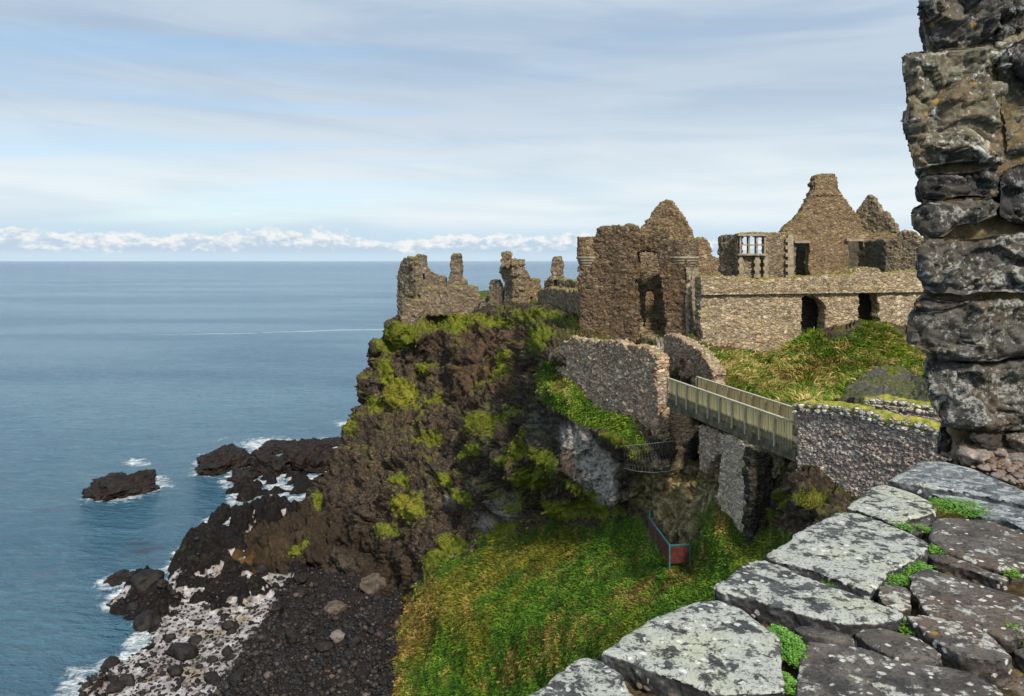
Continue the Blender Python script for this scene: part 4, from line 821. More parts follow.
W('chimney', [(811.5, 196), (814.6, 190), (814.4, 177.5), (816, 175), (822, 173.5), (835, 173.8), (837.4, 178), (838, 189), (843, 196)], [], (813, 71.7), (839, 71.9), 0.95, M['gable'], mh, 0.09, 0.05, 0.32, 0.27, 0.05)
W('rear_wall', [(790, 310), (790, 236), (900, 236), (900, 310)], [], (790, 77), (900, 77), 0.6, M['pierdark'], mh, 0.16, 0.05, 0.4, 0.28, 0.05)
for q_ in ((795, 240.6, 811, 243.0, 71.2), (847, 238.6, 864, 241.2, 71.75)):
    V, Fc = [], []; pbox(*q_, 0.5, V, Fc); put('lintel', V, Fc, M['quoin'], mh, False)
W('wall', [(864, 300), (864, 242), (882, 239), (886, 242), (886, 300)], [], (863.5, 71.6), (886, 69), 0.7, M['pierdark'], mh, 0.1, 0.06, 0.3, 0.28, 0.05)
W('gabled_ruin', [(853, 250), (854.5, 213), (858, 208), (863, 201), (867, 196), (870, 194), (874, 198), (879, 205), (880, 210), (885, 211), (889, 217), (896, 225), (897.5, 250)], [], (853, 77.5), (897, 74.5), 0.9, M['grey'], None, 0.1, 0.09, 0.32, 0.3, 0.06, 'small grey gable with mossy sloping edges behind the manor house, right of its high gable', 'ruin')
W('ruined_wall', [(885, 300), (886, 243), (890, 240), (895, 235), (899, 231.5), (905, 230), (911, 231), (915, 232), (919, 238), (929, 240.5), (945, 243), (945, 300)], [], (885, 66), (945, 63), 0.9, M['grey'], None, 0.09, 0.09, 0.32, 0.3, 0.06, 'grey lumpy wall end farthest right in the castle, beside the dark window pier', 'ruined wall')

# --- forecourt walls
fw = W('forecourt_wall', [(547, 355.6), (554, 349.5), (565, 342), (575.6, 337), (588, 339.5), (595, 342), (609, 339.5), (620.5, 343), (632, 345), (648, 348.7), (657, 357), (657, 470), (650, 464), (636.5, 450), (628.5, 438), (609, 428), (589.4, 414), (574.5, 392), (560, 374), (548, 362)], [],
  (547, 47.5), (656, 36.3), 0.75, M['mauve'], None, 0.055, 0.06, 0.26, 0.25, 0.05, 'large mottled grey forecourt wall stepping up from the cliff, left of the footbridge', 'wall')
W('forecourt_wall', [(664.5, 334), (671, 334.5), (678, 337), (688, 344), (698.6, 350), (706, 361), (712, 370.6), (713, 400), (664, 400), (664, 350)], [[(679, 371), (679.3, 361), (682, 358.5), (685, 361), (685.3, 373), (682, 374.5)]],
  (664.5, 46), (713, 36.4), 0.7, M['mauve'], None, 0.055, 0.05, 0.26, 0.22, 0.05, 'forecourt wall with one slit window at the castle end of the footbridge', 'wall')
W('retaining_wall', [(655, 480), (656, 400), (672, 400), (700, 412), (704, 440), (690, 470), (672, 480)], [], (655, 37.6), (704, 38.2), 0.8, M['damp_shade'], None, 0.07, 0.05, 0.26, 0.22, 0.05, 'retaining wall coloured dark for the shade under the castle end of the footbridge', 'wall')

# --- bridge pier with arch
bp_ = thing('bridge_pier', at(736, 500, 29), 'rough stone pier with a half arch under the footbridge', 'pier')
W('pier_wall', [(721.5, 434.5), (751, 446.5), (751, 545), (735, 530), (722, 510), (715, 496), (718.5, 480), (720.5, 460)], [], (720, 30.3), (751, 27.7), 1.35, M['pier'], bp_, 0.045, 0.05, 0.2, 0.18, 0.04)
W('arch', [(698, 425), (722.5, 434.5), (722.5, 454.5), (716, 455), (711.5, 459), (708.5, 465), (706.5, 474), (699, 470)], [], (698, 32.6), (722.5, 30.2), 1.3, M['mauve'], bp_, 0.05, 0.04, 0.2, 0.2, 0.04)
W('pier_wall', [(750.5, 447), (773, 457), (777, 545), (751, 545)], [], (750, 27.4), (776, 27.7), 0.5, M['damp_shade'], bp_, 0.05, 0.04, 0.2, 0.18, 0.05)

# --- footbridge
def footbridge():
    PL0, PL1 = np.array((9.60, 25.75)), np.array((7.3, 35.3)); d = PL1 - PL0; L = np.linalg.norm(d); d /= L; r = np.array((-d[1], d[0])); r = r if r[0] > 0 else -r
    zt, zd, zb_ = -5.5, -6.52, -6.86; root = thing('footbridge', (PL0[0], PL0[1], zb_), 'weathered timber footbridge with close-boarded railings crossing to the castle', 'bridge')
    Wd = 1.5; d3 = np.array((d[0], d[1], 0)); r3 = np.array((r[0], r[1], 0)); up = np.array((0, 0, 1.0))
    def P(s, o, z): return np.array((*(PL0 + d * s + r * o), z))
    def mk(nm, boxes, mat, par):
        V, Fc = [], []
        for (s, o, z, ls, lo2, lz) in boxes: box(V, Fc, P(s, o, z), d3 * ls, r3 * lo2, up * lz)
        return put(nm, V, Fc, mat, par, False)
    m, n, b = newmat('bridge_boards'); p = pos(n); sp = n.node('ShaderNodeSeparateXYZ', {0: p}).outputs
    cellr = n.node('ShaderNodeTexWhiteNoise', {'W': n.math('FLOOR', n.math('MULTIPLY', sp[1], 6.25))}, noise_dimensions='1D').outputs[0]
    v = n.node('ShaderNodeVectorMath', {0: p, 1: (12, 12, 1.2)}, operation='MULTIPLY').outputs[0]
    c = n.mix(n.noise(v, 1.5, 5, 0.6), (0.56, 0.42, 0.16), (0.90, 0.72, 0.40)); c = n.mix(n.math('MULTIPLY', cellr, 0.55), c, (0.36, 0.26, 0.11))
    lowd = n.smooth(n.math('ADD', sp[2], n.math('MULTIPLY', n.noise(v, 1.0, 3), 0.16)), -6.02, -6.14)  # boards darker towards the bottom
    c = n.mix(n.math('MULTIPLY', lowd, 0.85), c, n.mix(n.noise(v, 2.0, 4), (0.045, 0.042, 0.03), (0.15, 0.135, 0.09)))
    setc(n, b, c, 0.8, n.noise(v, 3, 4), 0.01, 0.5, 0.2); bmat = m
    rail = plain('bleached_handrail', (0.27, 0.25, 0.17), (0.46, 0.42, 0.31), 9.0); fas = plain('algae_dark_beam', (0.05, 0.042, 0.026), (0.17, 0.145, 0.09), 2.5)
    for side in (0, 1):
        o0 = 0.0 if side == 0 else Wd
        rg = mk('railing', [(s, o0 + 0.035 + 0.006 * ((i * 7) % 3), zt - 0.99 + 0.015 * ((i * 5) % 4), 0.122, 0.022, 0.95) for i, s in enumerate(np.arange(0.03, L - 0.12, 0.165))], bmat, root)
        mk('handrail', [(0, o0 - 0.03, zt - 0.035, L, 0.13, 0.05)], rail, rg)
        mk('rail_bar', [(0, o0 + 0.062, zt - 0.25, L, 0.045, 0.09), (0, o0 + 0.062, zt - 0.80, L, 0.045, 0.09)], fas, rg)
        for i in range(11):
            if side == 0 and i == 0: continue
            s = min(0.02 + i * (L - 0.1) / 10, L - 0.09); off = o0 - 0.045 if side == 0 else o0 - 0.06
            mk('post', [(s, off, zt - 1.10, 0.055, 0.06, 1.06)], rail, rg)
        mk('fascia', [(-0.15, o0 + 0.03 if side == 0 else o0 - 0.05, zb_, L + 0.3, 0.07, 0.40)], fas, root)
    mk('deck', [(s, 0.115, zd, 0.14, Wd - 0.2, 0.045) for s in np.arange(0, L - 0.1, 0.15)], fas, root)
    mk('beam', [(-0.2, 0.2, zb_ - 0.02, L + 0.4, 0.2, zd - zb_), (-0.2, 1.1, zb_ - 0.02, L + 0.4, 0.2, zd - zb_)], fas, root)
footbridge()

# --- approach walls on the near side
def approach(outline, A, B, thick, topline, label, moss_t=0.10):
    o = W('approach_wall', outline, [], A, B, thick, M['approach'], None, 0.04, 0.03, 0.2, 0.14, 0.035, label, 'wall', 'walls either side of the bridge approach')
    org = np.array(o.location); ax = (A[0] - CX) / F * A[1]; bx = (B[0] - CX) / F * B[1]; d = np.array((bx - ax, B[1] - A[1])); L0 = np.linalg.norm(d); d /= L0; nr = np.array((-d[1], d[0])); nr = nr if nr[1] > 0 else -nr
    def st(px, py):
        kx = (px - CX) / F; t = (kx * A[1] - ax) / ((bx - ax) - kx * (B[1] - A[1])); return t * L0, (HY - py) / F * (A[1] + t * (B[1] - A[1]))
    tl = [st(*p) for p in topline]; us = np.array([t[0] for t in tl]); zs = np.array([t[1] for t in tl])
    rs = np.random.default_rng(int(A[0])); vs, fs, k0 = [], [], 0
    u = us[0] + .05
    V0, F0 = rock_geo(5, 1, 1, 1, 3, 0.12)
    while u < us[-1] - 0.05:
        zz = np.interp(u, us, zs)
        for row in range(2):
            for f_ in ((0.04, 0.95) if row == 0 else (0.06,)):
                w_ = rs.uniform(0.10, 0.21); h_ = rs.uniform(0.09, 0.15)
                a = rs.uniform(-.4, .4); R = np.array(((math.cos(a), -math.sin(a), 0), (math.sin(a), math.cos(a), 0), (0, 0, 1)))
                c = np.array((*(np.array((ax, A[1])) + d * (u + rs.uniform(-.05, .05)) + nr * (f_ * thick)), zz - 0.13 - row * 0.17 + rs.uniform(-.03, .03)))
                vs.append((V0 * np.array((w_, 0.13, h_))) @ R.T + c); fs.append(F0 + k0); k0 += len(V0)
        u += rs.uniform(0.19, 0.3)
    put('coping_stones', np.vstack(vs), np.vstack(fs), M['coping'], o)
    # turf cap
    n1, n2 = int((us[-1] - us[0]) / 0.05), 22; U, Tt = np.meshgrid(np.linspace(us[0], us[-1], n1), np.linspace(-0.08, 1.08, n2), indexing='ij')
    xy = np.array((ax, A[1]))[None, None] + U[..., None] * d + (Tt * thick)[..., None] * nr
    Pm = np.stack([xy[..., 0], xy[..., 1], np.interp(U, us, zs)], -1)
    nz_ = fbm(Pm.reshape(-1, 3) * 4, 4, 3).reshape(U.shape); Pm[..., 2] += -0.06 + moss_t * (1 - np.abs(Tt * 2 - 1) ** 2.2) + 0.09 * nz_ - 0.25 * np.clip(np.abs(Tt - 0.5) - 0.5, 0, 1) * 4
    i0 = (np.arange(n1 - 1)[:, None] * n2 + np.arange(n2 - 1)[None]).ravel(); put('turf_cap', Pm.reshape(-1, 3), np.stack([i0, i0 + n2, i0 + n2 + 1, i0 + 1], 1), M['moss'], o)
approach([(796, 407), (830, 409), (853, 411), (873, 416), (893, 422), (913, 425), (935, 430), (990, 440), (990, 540), (845, 530), (797, 505)], (796, 25.5), (990, 20.6), 0.55,
         [(795.5, 403.5), (802, 402), (830, 404), (853, 406.6), (873, 411.6), (893, 418), (913, 420.5), (935, 425.5), (990, 437)], 'near stone wall with mossy white-lichened coping at the near end of the footbridge')
approach([(864, 402), (886, 401), (910, 405), (935, 408), (1000, 412), (1000, 460), (864, 445)], (864, 27.5), (1000, 25.2), 0.55,
         [(864, 399.5), (886, 398.2), (910, 401.8), (935, 405), (1000, 409)], 'farther stone wall with white-lichened coping, mostly hidden behind the near one')

# --- red safety fence on the slope and wire netting on the rock
def safety_fence():
    root = thing('safety_fence', at(669, 560, 31.3), 'low fence of dark red panels with blue-green rails on the grass slope', 'fence')
    red = plain('red_panel', (0.055, 0.016, 0.012), (0.11, 0.032, 0.022), 5.0, 0.6); teal = plain('teal_rail', (0.02, 0.08, 0.09), (0.045, 0.15, 0.16), 5.0, 0.5)
    pts = [(649.5, 517.5, 532, 35.4), (656, 527, 541, 33.9), (669.5, 545, 561, 31.3), (690, 544.5, 560, 31.1)]
    for i in range(3):
        a, b_ = pts[i], pts[i + 1]; A0, A1 = at(a[0], a[2], a[3]), at(a[0], a[1], a[3]); B0, B1 = at(b_[0], b_[2], b_[3]), at(b_[0], b_[1], b_[3])
        dd = B0 - A0; nn_ = np.array((dd[1], -dd[0], 0)); nn_ /= np.linalg.norm(nn_) ; V, Fc = [], []
        ns = 12
        for k_ in range(ns):
            s0 = k_ / ns; p0 = A0 + (B0 - A0) * s0; p1 = A1 + (B1 - A1) * s0; st2 = (B0 - A0) / ns * 0.93
            box(V, Fc, p0 - (0, 0, 0.1), st2, nn_ * 0.02, p1 - p0 + (0, 0, 0.07))
        put('panel', V, Fc, red, root, False)
        V, Fc = [], []; box(V, Fc, A1 - (0, 0, 0.03) - nn_ * 0.02, B1 - A1, nn_ * 0.06, (0, 0, 0.055)); put('rail', V, Fc, teal, root, False)
    for i, (x, y1, y0, Y) in enumerate(pts):
        V, Fc = [], []; p0, p1 = at(x, y0, Y), at(x, y1, Y); hh = p1[2] - p0[2] + (0.35 if i == 0 else 0.02)
        box(V, Fc, p0 - (0.03, 0.05, 0.4), (0.06, 0, 0), (0, 0.06, 0), (0, 0, hh + 0.4)); put('post', V, Fc, teal, root, False)
safety_fence()
def tube(pts, r, seg=5):
    V, Fc = [], []; n = len(pts); pts = [np.array(p, float) for p in pts]
    for i, p in enumerate(pts):
        t = pts[min(i + 1, n - 1)] - pts[max(i - 1, 0)]; t /= np.linalg.norm(t); a = np.cross(t, (0.1, 0.2, 1)); a /= np.linalg.norm(a); b_ = np.cross(t, a)
        for k_ in range(seg): an = 2 * math.pi * k_ / seg; V.append(p + r * (a * math.cos(an) + b_ * math.sin(an)))
    for i in range(n - 1):
        for k_ in range(seg): Fc.append((i * seg + k_, i * seg + (k_ + 1) % seg, (i + 1) * seg + (k_ + 1) % seg, (i + 1) * seg + k_))
    return V, Fc
def netting():
    root = thing('rockfall_netting', at(660, 478, 35.5), 'thin steel wire netting slung across the dark rock left of the arch', 'netting')
    wire = plain('galvanised_wire', (0.28, 0.28, 0.27), (0.42, 0.42, 0.40), 8.0, 0.5)
    topp = [(622, 446, 37.4), (640, 444.5, 36.0), (655, 443, 35.2), (672, 441, 35.0), (690, 441, 35.0)]; bot = [(624, 468, 37.6), (638, 471.5, 36.0), (655, 472.5, 35.2), (670, 471, 34.8), (684, 468, 34.7), (692, 466, 34.8)]
    def samp(pts, m):
        p = np.array(pts, float); t = np.linspace(0, len(p) - 1, m); return [at(*[np.interp(x, np.arange(len(p)), p[:, k_]) for k_ in range(3)]) for x in t]
    a, b_ = samp(topp, 25), samp(bot, 25)
    for nm, l in (('cable', a), ('cable', b_)):
        V, Fc = tube(l, 0.008); put(nm, V, Fc, wire, root)
    V, Fc = [], []
    for i in range(0, 24):
        for (p, q_) in ((a[i], b_[i + 1]), (a[i + 1], b_[i])):
            v, f = tube([p, (p + q_) / 2 + (0, 0.05, 0), q_], 0.0014, 3); k0 = len(V); V += v; Fc += [tuple(k0 + x for x in g) for g in f]
    for t in (0.2, 0.4, 0.6, 0.8):
        v, f = tube([p * (1 - t) + q_ * t for p, q_ in zip(a, b_)], 0.0014, 3); k0 = len(V); V += v; Fc += [tuple(k0 + x for x in g) for g in f]
    put('mesh', V, Fc, wire, root)
netting()

# ------------------------------------------------------------------ foreground: window sill slabs and pier
def slabmat(name, c_dark, c_mid, lich, cover, brownish=0.0):
    m, n, b = newmat(name); p = pos(n)
    base = n.mix(n.smooth(n.noise(p, 9.0, 7, 0.7), 0.3, 0.7), c_dark, c_mid)
    base = n.mix(n.math('MULTIPLY', n.smooth(n.noise(p, 3.0, 5, 0.6), 0.45, 0.65), brownish), base, (0.12, 0.075, 0.045))
    # crustose lichen: large blotches with lobed edges, dark pits within
    wv = n.node('ShaderNodeVectorMath', {0: p, 1: n.node('ShaderNodeVectorMath', {0: n.node('ShaderNodeTexNoise', {'Vector': p, 'Scale': 28.0, 'Detail': 4.0}).outputs[1], 'Scale': 0.035}, operation='SCALE').outputs[0]}, operation='ADD').outputs[0]
    blot = n.math('ADD', n.noise(wv, 15.0, 9, 0.70), n.math('MULTIPLY', n.noise(p, 2.2, 3), 0.30))
    th = 0.72 - 0.22 * cover
    lm = n.smooth(blot, th, th + 0.05)
    up = n.smooth(n.math('ADD', nz(n), n.math('MULTIPLY', n.math('SUBTRACT', n.noise(p, 20.0, 4), 0.5), 0.8)), 0.25, 0.75)
    pits = n.math('MAXIMUM', n.smooth(n.noise(wv, 34.0, 6, 0.72), 0.57, 0.63), n.math('MULTIPLY', n.smooth(n.noise(wv, 90.0, 5, 0.7), 0.56, 0.62), 0.7))
    lc = n.mix(n.noise(p, 30.0, 7, 0.7), tuple(v * 0.62 for v in lich), tuple(v * 1.12 for v in lich))
    lc = n.mix(n.math('MULTIPLY', n.smooth(n.noise(p, 2.6, 4), 0.5, 0.65), 0.45), lc, (0.40, 0.42, 0.27))
    c = n.mix(n.math('MULTIPLY', lm, n.math('ADD', 0.02, n.math('MULTIPLY', up, 0.93))), base, lc)
    c = n.mix(n.math('MULTIPLY', n.smooth(nz(n), 0.35, -0.1), 0.75), c, (0.018, 0.017, 0.016))  # shadow of side faces and undersides put into the colour
    c = n.mix(n.math('MULTIPLY', pits, 0.85), c, (0.025, 0.026, 0.028))
    wsp = n.smooth(n.voro(wv, 26.0), 0.26, 0.20); wsp = n.math('MULTIPLY', wsp, n.smooth(n.noise(p, 6.0, 4), 0.44, 0.54))
    c = n.mix(n.math('MULTIPLY', wsp, 0.8), c, (0.62, 0.62, 0.60))
    oc = n.math('MULTIPLY', n.smooth(n.voro(wv, 15.0), 0.20, 0.14), n.smooth(n.noise(p, 4.1, 3), 0.64, 0.70)); c = n.mix(n.math('MULTIPLY', oc, 0.6), c, (0.36, 0.22, 0.03))
    h = n.math('ADD', n.math('MULTIPLY', n.noise(p, 22.0, 8, 0.72), 0.8), n.math('ADD', n.math('MULTIPLY', lm, 0.18), n.math('MULTIPLY', pits, -0.25)))
    setc(n, b, c, 0.85, h, 0.012, 0.9, 0.3); return m
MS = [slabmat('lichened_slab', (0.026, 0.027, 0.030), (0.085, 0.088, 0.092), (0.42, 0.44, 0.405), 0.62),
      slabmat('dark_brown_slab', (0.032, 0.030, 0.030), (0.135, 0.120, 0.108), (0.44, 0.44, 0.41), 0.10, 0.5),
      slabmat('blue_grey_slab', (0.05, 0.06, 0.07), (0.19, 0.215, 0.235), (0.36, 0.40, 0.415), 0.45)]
def pierstone(name, dark, mid, warm, lich):
    m, n, b = newmat(name); p = pos(n)
    base = n.mix(n.smooth(n.noise(p, 6.0, 8, 0.7, 0.4), 0.32, 0.68), dark, mid)
    base = n.mix(n.math('MULTIPLY', n.smooth(n.noise(p, 3.3, 5, 0.6), 0.45, 0.62), warm), base, (0.20, 0.135, 0.065))
    base = n.mix(n.math('MULTIPLY', n.smooth(n.noise(p, 13.0, 7, 0.7), 0.50, 0.56), 0.6), base, tuple(min(1.25 * v, .2) for v in mid))
    c = n.mix(n.math('MULTIPLY', n.smooth(n.math('ADD', n.noise(p, 30.0, 7, 0.75), n.math('MULTIPLY', n.noise(p, 5.0, 4), 0.5)), 0.80, 0.85), lich), base, (0.46, 0.47, 0.45))
    oc = n.math('MULTIPLY', n.smooth(n.voro(p, 11.0), 0.20, 0.13), n.smooth(n.noise(p, 3.7, 3), 0.58, 0.64)); c = n.mix(n.math('MULTIPLY', oc, 0.8), c, (0.38, 0.22, 0.03))
    h = n.math('ADD', n.noise(p, 14.0, 9, 0.72), n.math('MULTIPLY', n.noise(p, 60.0, 4, 0.7), 0.25))
    setc(n, b, c, n.math('ADD', 0.45, n.math('MULTIPLY', n.noise(p, 8.0, 4), 0.5)), h, 0.03, 1.0, 0.4); return m
MP = [pierstone('olive_block', (0.045, 0.038, 0.028), (0.19, 0.160, 0.11), 0.6, 1.0), pierstone('black_basalt_block', (0.004, 0.004, 0.005), (0.036, 0.035, 0.036), 0.22, 0.35),
      pierstone('grey_basalt_block', (0.008, 0.008, 0.008), (0.095, 0.090, 0.078), 0.3, 0.6), pierstone('pink_mortar_rubble', (0.10, 0.07, 0.055), (0.32, 0.235, 0.20), 0.5, 0.6), pierstone('ochre_lime_mortar', (0.07, 0.05, 0.025), (0.22, 0.155, 0.075), 0.6, 0.3)]
ZS = -1.10
sill = thing('window_sill', at_z(800, 600, ZS - 5), 'broad sill of lichened stone slabs in the foreground, lower right', 'wall')
def smooth_loop(pts, m):
    p = np.array(pts, float); n = len(p); seg = np.linalg.norm(np.roll(p, -1, 0) - p, axis=1); cu = np.r_[0, np.cumsum(seg)]; t = np.linspace(0, cu[-1], m, endpoint=False)
    q_ = np.r_[p, p[:1]]; return np.stack([np.interp(t, cu, q_[:, 0]), np.interp(t, cu, q_[:, 1])], 1)
SL = [  # outline in the photo, material, height offset, thickness
 ([(505, 712), (520, 699), (547, 681), (565, 667), (584, 656), (604, 658.5), (616, 669), (627, 683), (638, 697), (655, 735), (480, 740)], 0, 0.0, .09),
 ([(603.5, 650), (621, 636.6), (643, 624), (673, 612), (695, 601), (717, 598), (739, 606.5), (758, 620), (777, 632.5), (784, 656), (786, 691), (755, 692), (722, 693), (698, 686.5), (676, 679.5), (651, 668), (624, 657)], 0, 0.015, .10),
 ([(713, 586), (731.6, 572.7), (750, 561.6), (763, 559.5), (782, 566), (814, 579), (842, 588.5), (871, 599.6), (902, 613), (900, 620), (864.6, 622), (842, 622.5), (804, 613), (769.6, 603), (738, 595), (719, 590)], 0, 0.02, .11),
 ([(766, 554), (795.6, 533.7), (818, 522), (840, 511.5), (856, 512.5), (874, 518), (904, 530), (926, 540), (928, 546), (914, 560), (888, 571), (882, 578), (872, 591.5), (835, 578.5), (805, 568), (770, 559)], 0, 0.015, .10),
 ([(846, 506.5), (858, 497), (874, 486), (886, 484), (906.5, 490), (928, 499), (938, 508.5), (930, 513), (912.6, 517), (897, 524.5), (878, 515), (860, 510)], 0, 0.0, .08),
 ([(890, 479), (904.5, 471), (921, 461), (945, 461), (973, 468), (997, 478), (1024, 490), (1060, 506), (1024, 503), (995, 497), (965, 491), (940, 488), (920.6, 484), (902, 481)], 2, 0.02, .07),
 ([(925, 490), (941, 493), (961, 495), (993, 501), (1024, 508), (1060, 518), (1060, 532), (1024, 527), (1001, 518), (982, 516), (972, 508), (950, 502)], 2, -0.01, .06),
 ([(938, 518), (961, 517.5), (991, 520.5), (1024, 532), (1062, 545), (1050, 562), (1024, 565), (1001, 569), (973, 560.7), (949, 551), (932.7, 540.6), (931, 528)], 1, 0.0, .07),
 ([(926, 552), (949, 555), (981, 566.8), (1009, 577), (1004, 580), (961, 567), (934, 559.5)], 1, -0.01, .05),
 ([(909, 574.5), (928.5, 567), (963, 578), (992, 587), (1024, 596), (1060, 606), (1050, 632), (1024, 636), (1005, 638), (978, 626), (933.4, 616), (920, 602), (911, 588)], 1, 0.01, .08),
 ([(877, 585.5), (892, 583), (908, 588), (913, 608), (899, 609), (884, 603)], 1, 0.02, .09),
 ([(906.5, 616.5), (928.5, 614.5), (963, 622), (992.6, 637), (1013, 657), (1004, 660), (973, 658), (957, 652), (938.5, 639)], 1, 0.025, .09),
 ([(854.7, 632), (868, 628), (884, 627), (914, 634.5), (930, 642), (943.4, 653), (933.4, 658.6), (894, 654), (864.6, 642)], 1, 0.01, .07),
 ([(792, 627.5), (803, 625), (818, 626.5), (850, 636), (849, 640), (826, 638), (800, 632)], 1, -0.01, .05),
 ([(808, 640), (835, 641.5), (864.6, 647), (904, 659.5), (953, 667), (975, 676), (994, 687), (1010, 700), (1030, 740), (796, 745), (799, 696), (803, 660)], 1, 0.005, .09),
 ([(966, 664), (1013, 662), (1024, 662), (1050, 668), (1050, 690), (1010, 694), (996, 684), (978, 673)], 1, -0.045, .07),
 ([(1016, 650), (1026, 643), (1060, 636), (1060, 662), (1030, 660)], 1, 0.0, .08),
 ([(912, 524), (922, 518), (932, 516), (929, 524), (920, 532), (906, 530)], 1, -0.02, .05)]
for i, (pl, mt, dz, th) in enumerate(SL):
    rs = np.random.default_rng(100 + i); z0 = ZS + dz; w_ = [at_z(x, y, z0)[:2] for x, y in pl]
    lp = smooth_loop(w_, max(40, int(sum(np.linalg.norm(np.array(w_[j]) - w_[j - 1]) for j in range(len(w_))) / 0.02)))
    lp = lp + np.stack([vnoise(np.c_[lp * 14, np.zeros(len(lp))], 3), vnoise(np.c_[lp * 14 + 9, np.zeros(len(lp))], 4)], 1) * 0.006 + np.stack([vnoise(np.c_[lp * 45, np.zeros(len(lp))], 5), vnoise(np.c_[lp * 45 + 9, np.zeros(len(lp))], 6)], 1) * 0.003
    V, Fc = prism([[tuple(p) for p in lp]], lambda a, b_: (a, b_, z0), np.array((0, 0, -th)))
    V, Nn, Fc = remesh(V, Fc, 0.0045 if V[:, 1].mean() < 2.8 else 0.0065)
    tl = rs.uniform(-0.012, 0.012, 2); cc = V.mean(0)
    e_ = 0.009 * fbm(V * 4, 3, 8 + i) + 0.0035 * fbm(V * 16, 4, 9) + 0.0022 * ridged(V * 40, 3, 10)
    rim = sstep(z0 - V[:, 2], -0.002, 0.02)
    flat = sstep(Nn[:, 2], 0.75, 0.95); V = V + Nn * (e_ * (1 + rim * 0.8) * (1 - 0.62 * flat))[:, None]; V[:, 2] = np.where((Nn[:, 2] > 0.05) & (V[:, 2] > z0 - 0.012), np.maximum(V[:, 2], z0 - 0.004 + 0.0 * V[:, 2]) * 0.6 + V[:, 2] * 0.4, V[:, 2]); dome = polydist(V[:, 0], V[:, 1], [tuple(p) for p in lp[::2]]); V[:, 2] -= 0.003 * (1 - sstep(dome, 0, 0.02)) * (Nn[:, 2] > 0.3)
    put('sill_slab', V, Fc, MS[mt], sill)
# bedding of earth and small stones between the slabs, and the wall body below
edge = [(490, 745), (512, 712), (550, 688), (590, 663), (625, 643), (676, 618), (699, 607), (722, 590), (745, 573), (772, 558), (800, 540), (845, 517), (862, 505), (880, 493), (895, 483), (910, 473), (926, 464), (950, 455), (1100, 455), (1100, 745)]
ew = [tuple(at_z(x, y, ZS - 0.05)[:2]) for x, y in edge]
xs2 = np.arange(-0.1, 4.2, 0.014); ys2 = np.arange(1.45, 4.6, 0.014); XX, YY = np.meshgrid(xs2, ys2); inn = inpoly(XX, YY, ew)
de = polydist(XX, YY, ew); Pm = np.stack([XX, YY, np.full(XX.shape, ZS - 0.055)], -1).reshape(-1, 3)
f1, f2, rr = cells(Pm * np.array((26, 26, 26)), 3); Pm[:, 2] += 0.016 * fbm(Pm * 8, 3, 5) + 0.016 * np.sqrt(np.clip(1 - (f1 / 0.6) ** 2, 0, 1)) * (rr > 0.45) - 0.05 * (1 - sstep(de.ravel(), 0.0, 0.05))
ii = -np.ones(XX.size, int); s2 = inn.ravel(); ii[np.where(s2)[0]] = np.arange(s2.sum()); ii = ii.reshape(XX.shape)
q2 = (ii[:-1, :-1] >= 0) & (ii[1:, :-1] >= 0) & (ii[:-1, 1:] >= 0) & (ii[1:, 1:] >= 0)
soil, n, b = newmat('earth_bedding'); p = pos(n); c = n.ramp(n.noise(p, 26, 6, 0.7), [(0.3, (0.018, 0.014, 0.009)), (0.5, (0.07, 0.05, 0.025)), (0.66, (0.17, 0.12, 0.06)), (0.8, (0.36, 0.30, 0.2))])
c = n.mix(n.math('MULTIPLY', n.smooth(n.noise(p, 5, 4), 0.52, 0.62), 0.6), c, (0.12, 0.12, 0.02)); setc(n, b, c, 0.95, n.noise(p, 60, 4, 0.7), 0.01, 0.8, 0.1)
put('bedding', Pm[s2], np.stack([ii[:-1, :-1][q2], ii[:-1, 1:][q2], ii[1:, 1:][q2], ii[1:, :-1][q2]], 1), soil, sill)
V, Fc = prism([ew], lambda a, b_: (a, b_, ZS - 0.12), np.array((0, 0, -5.0))); V, Nn, Fc = remesh(V, Fc, 0.05); V += Nn * (0.02 * fbm(V * 5, 3, 3))[:, None] - Nn * 0.03
put('wall_body', V, Fc, M['mauve'], sill)

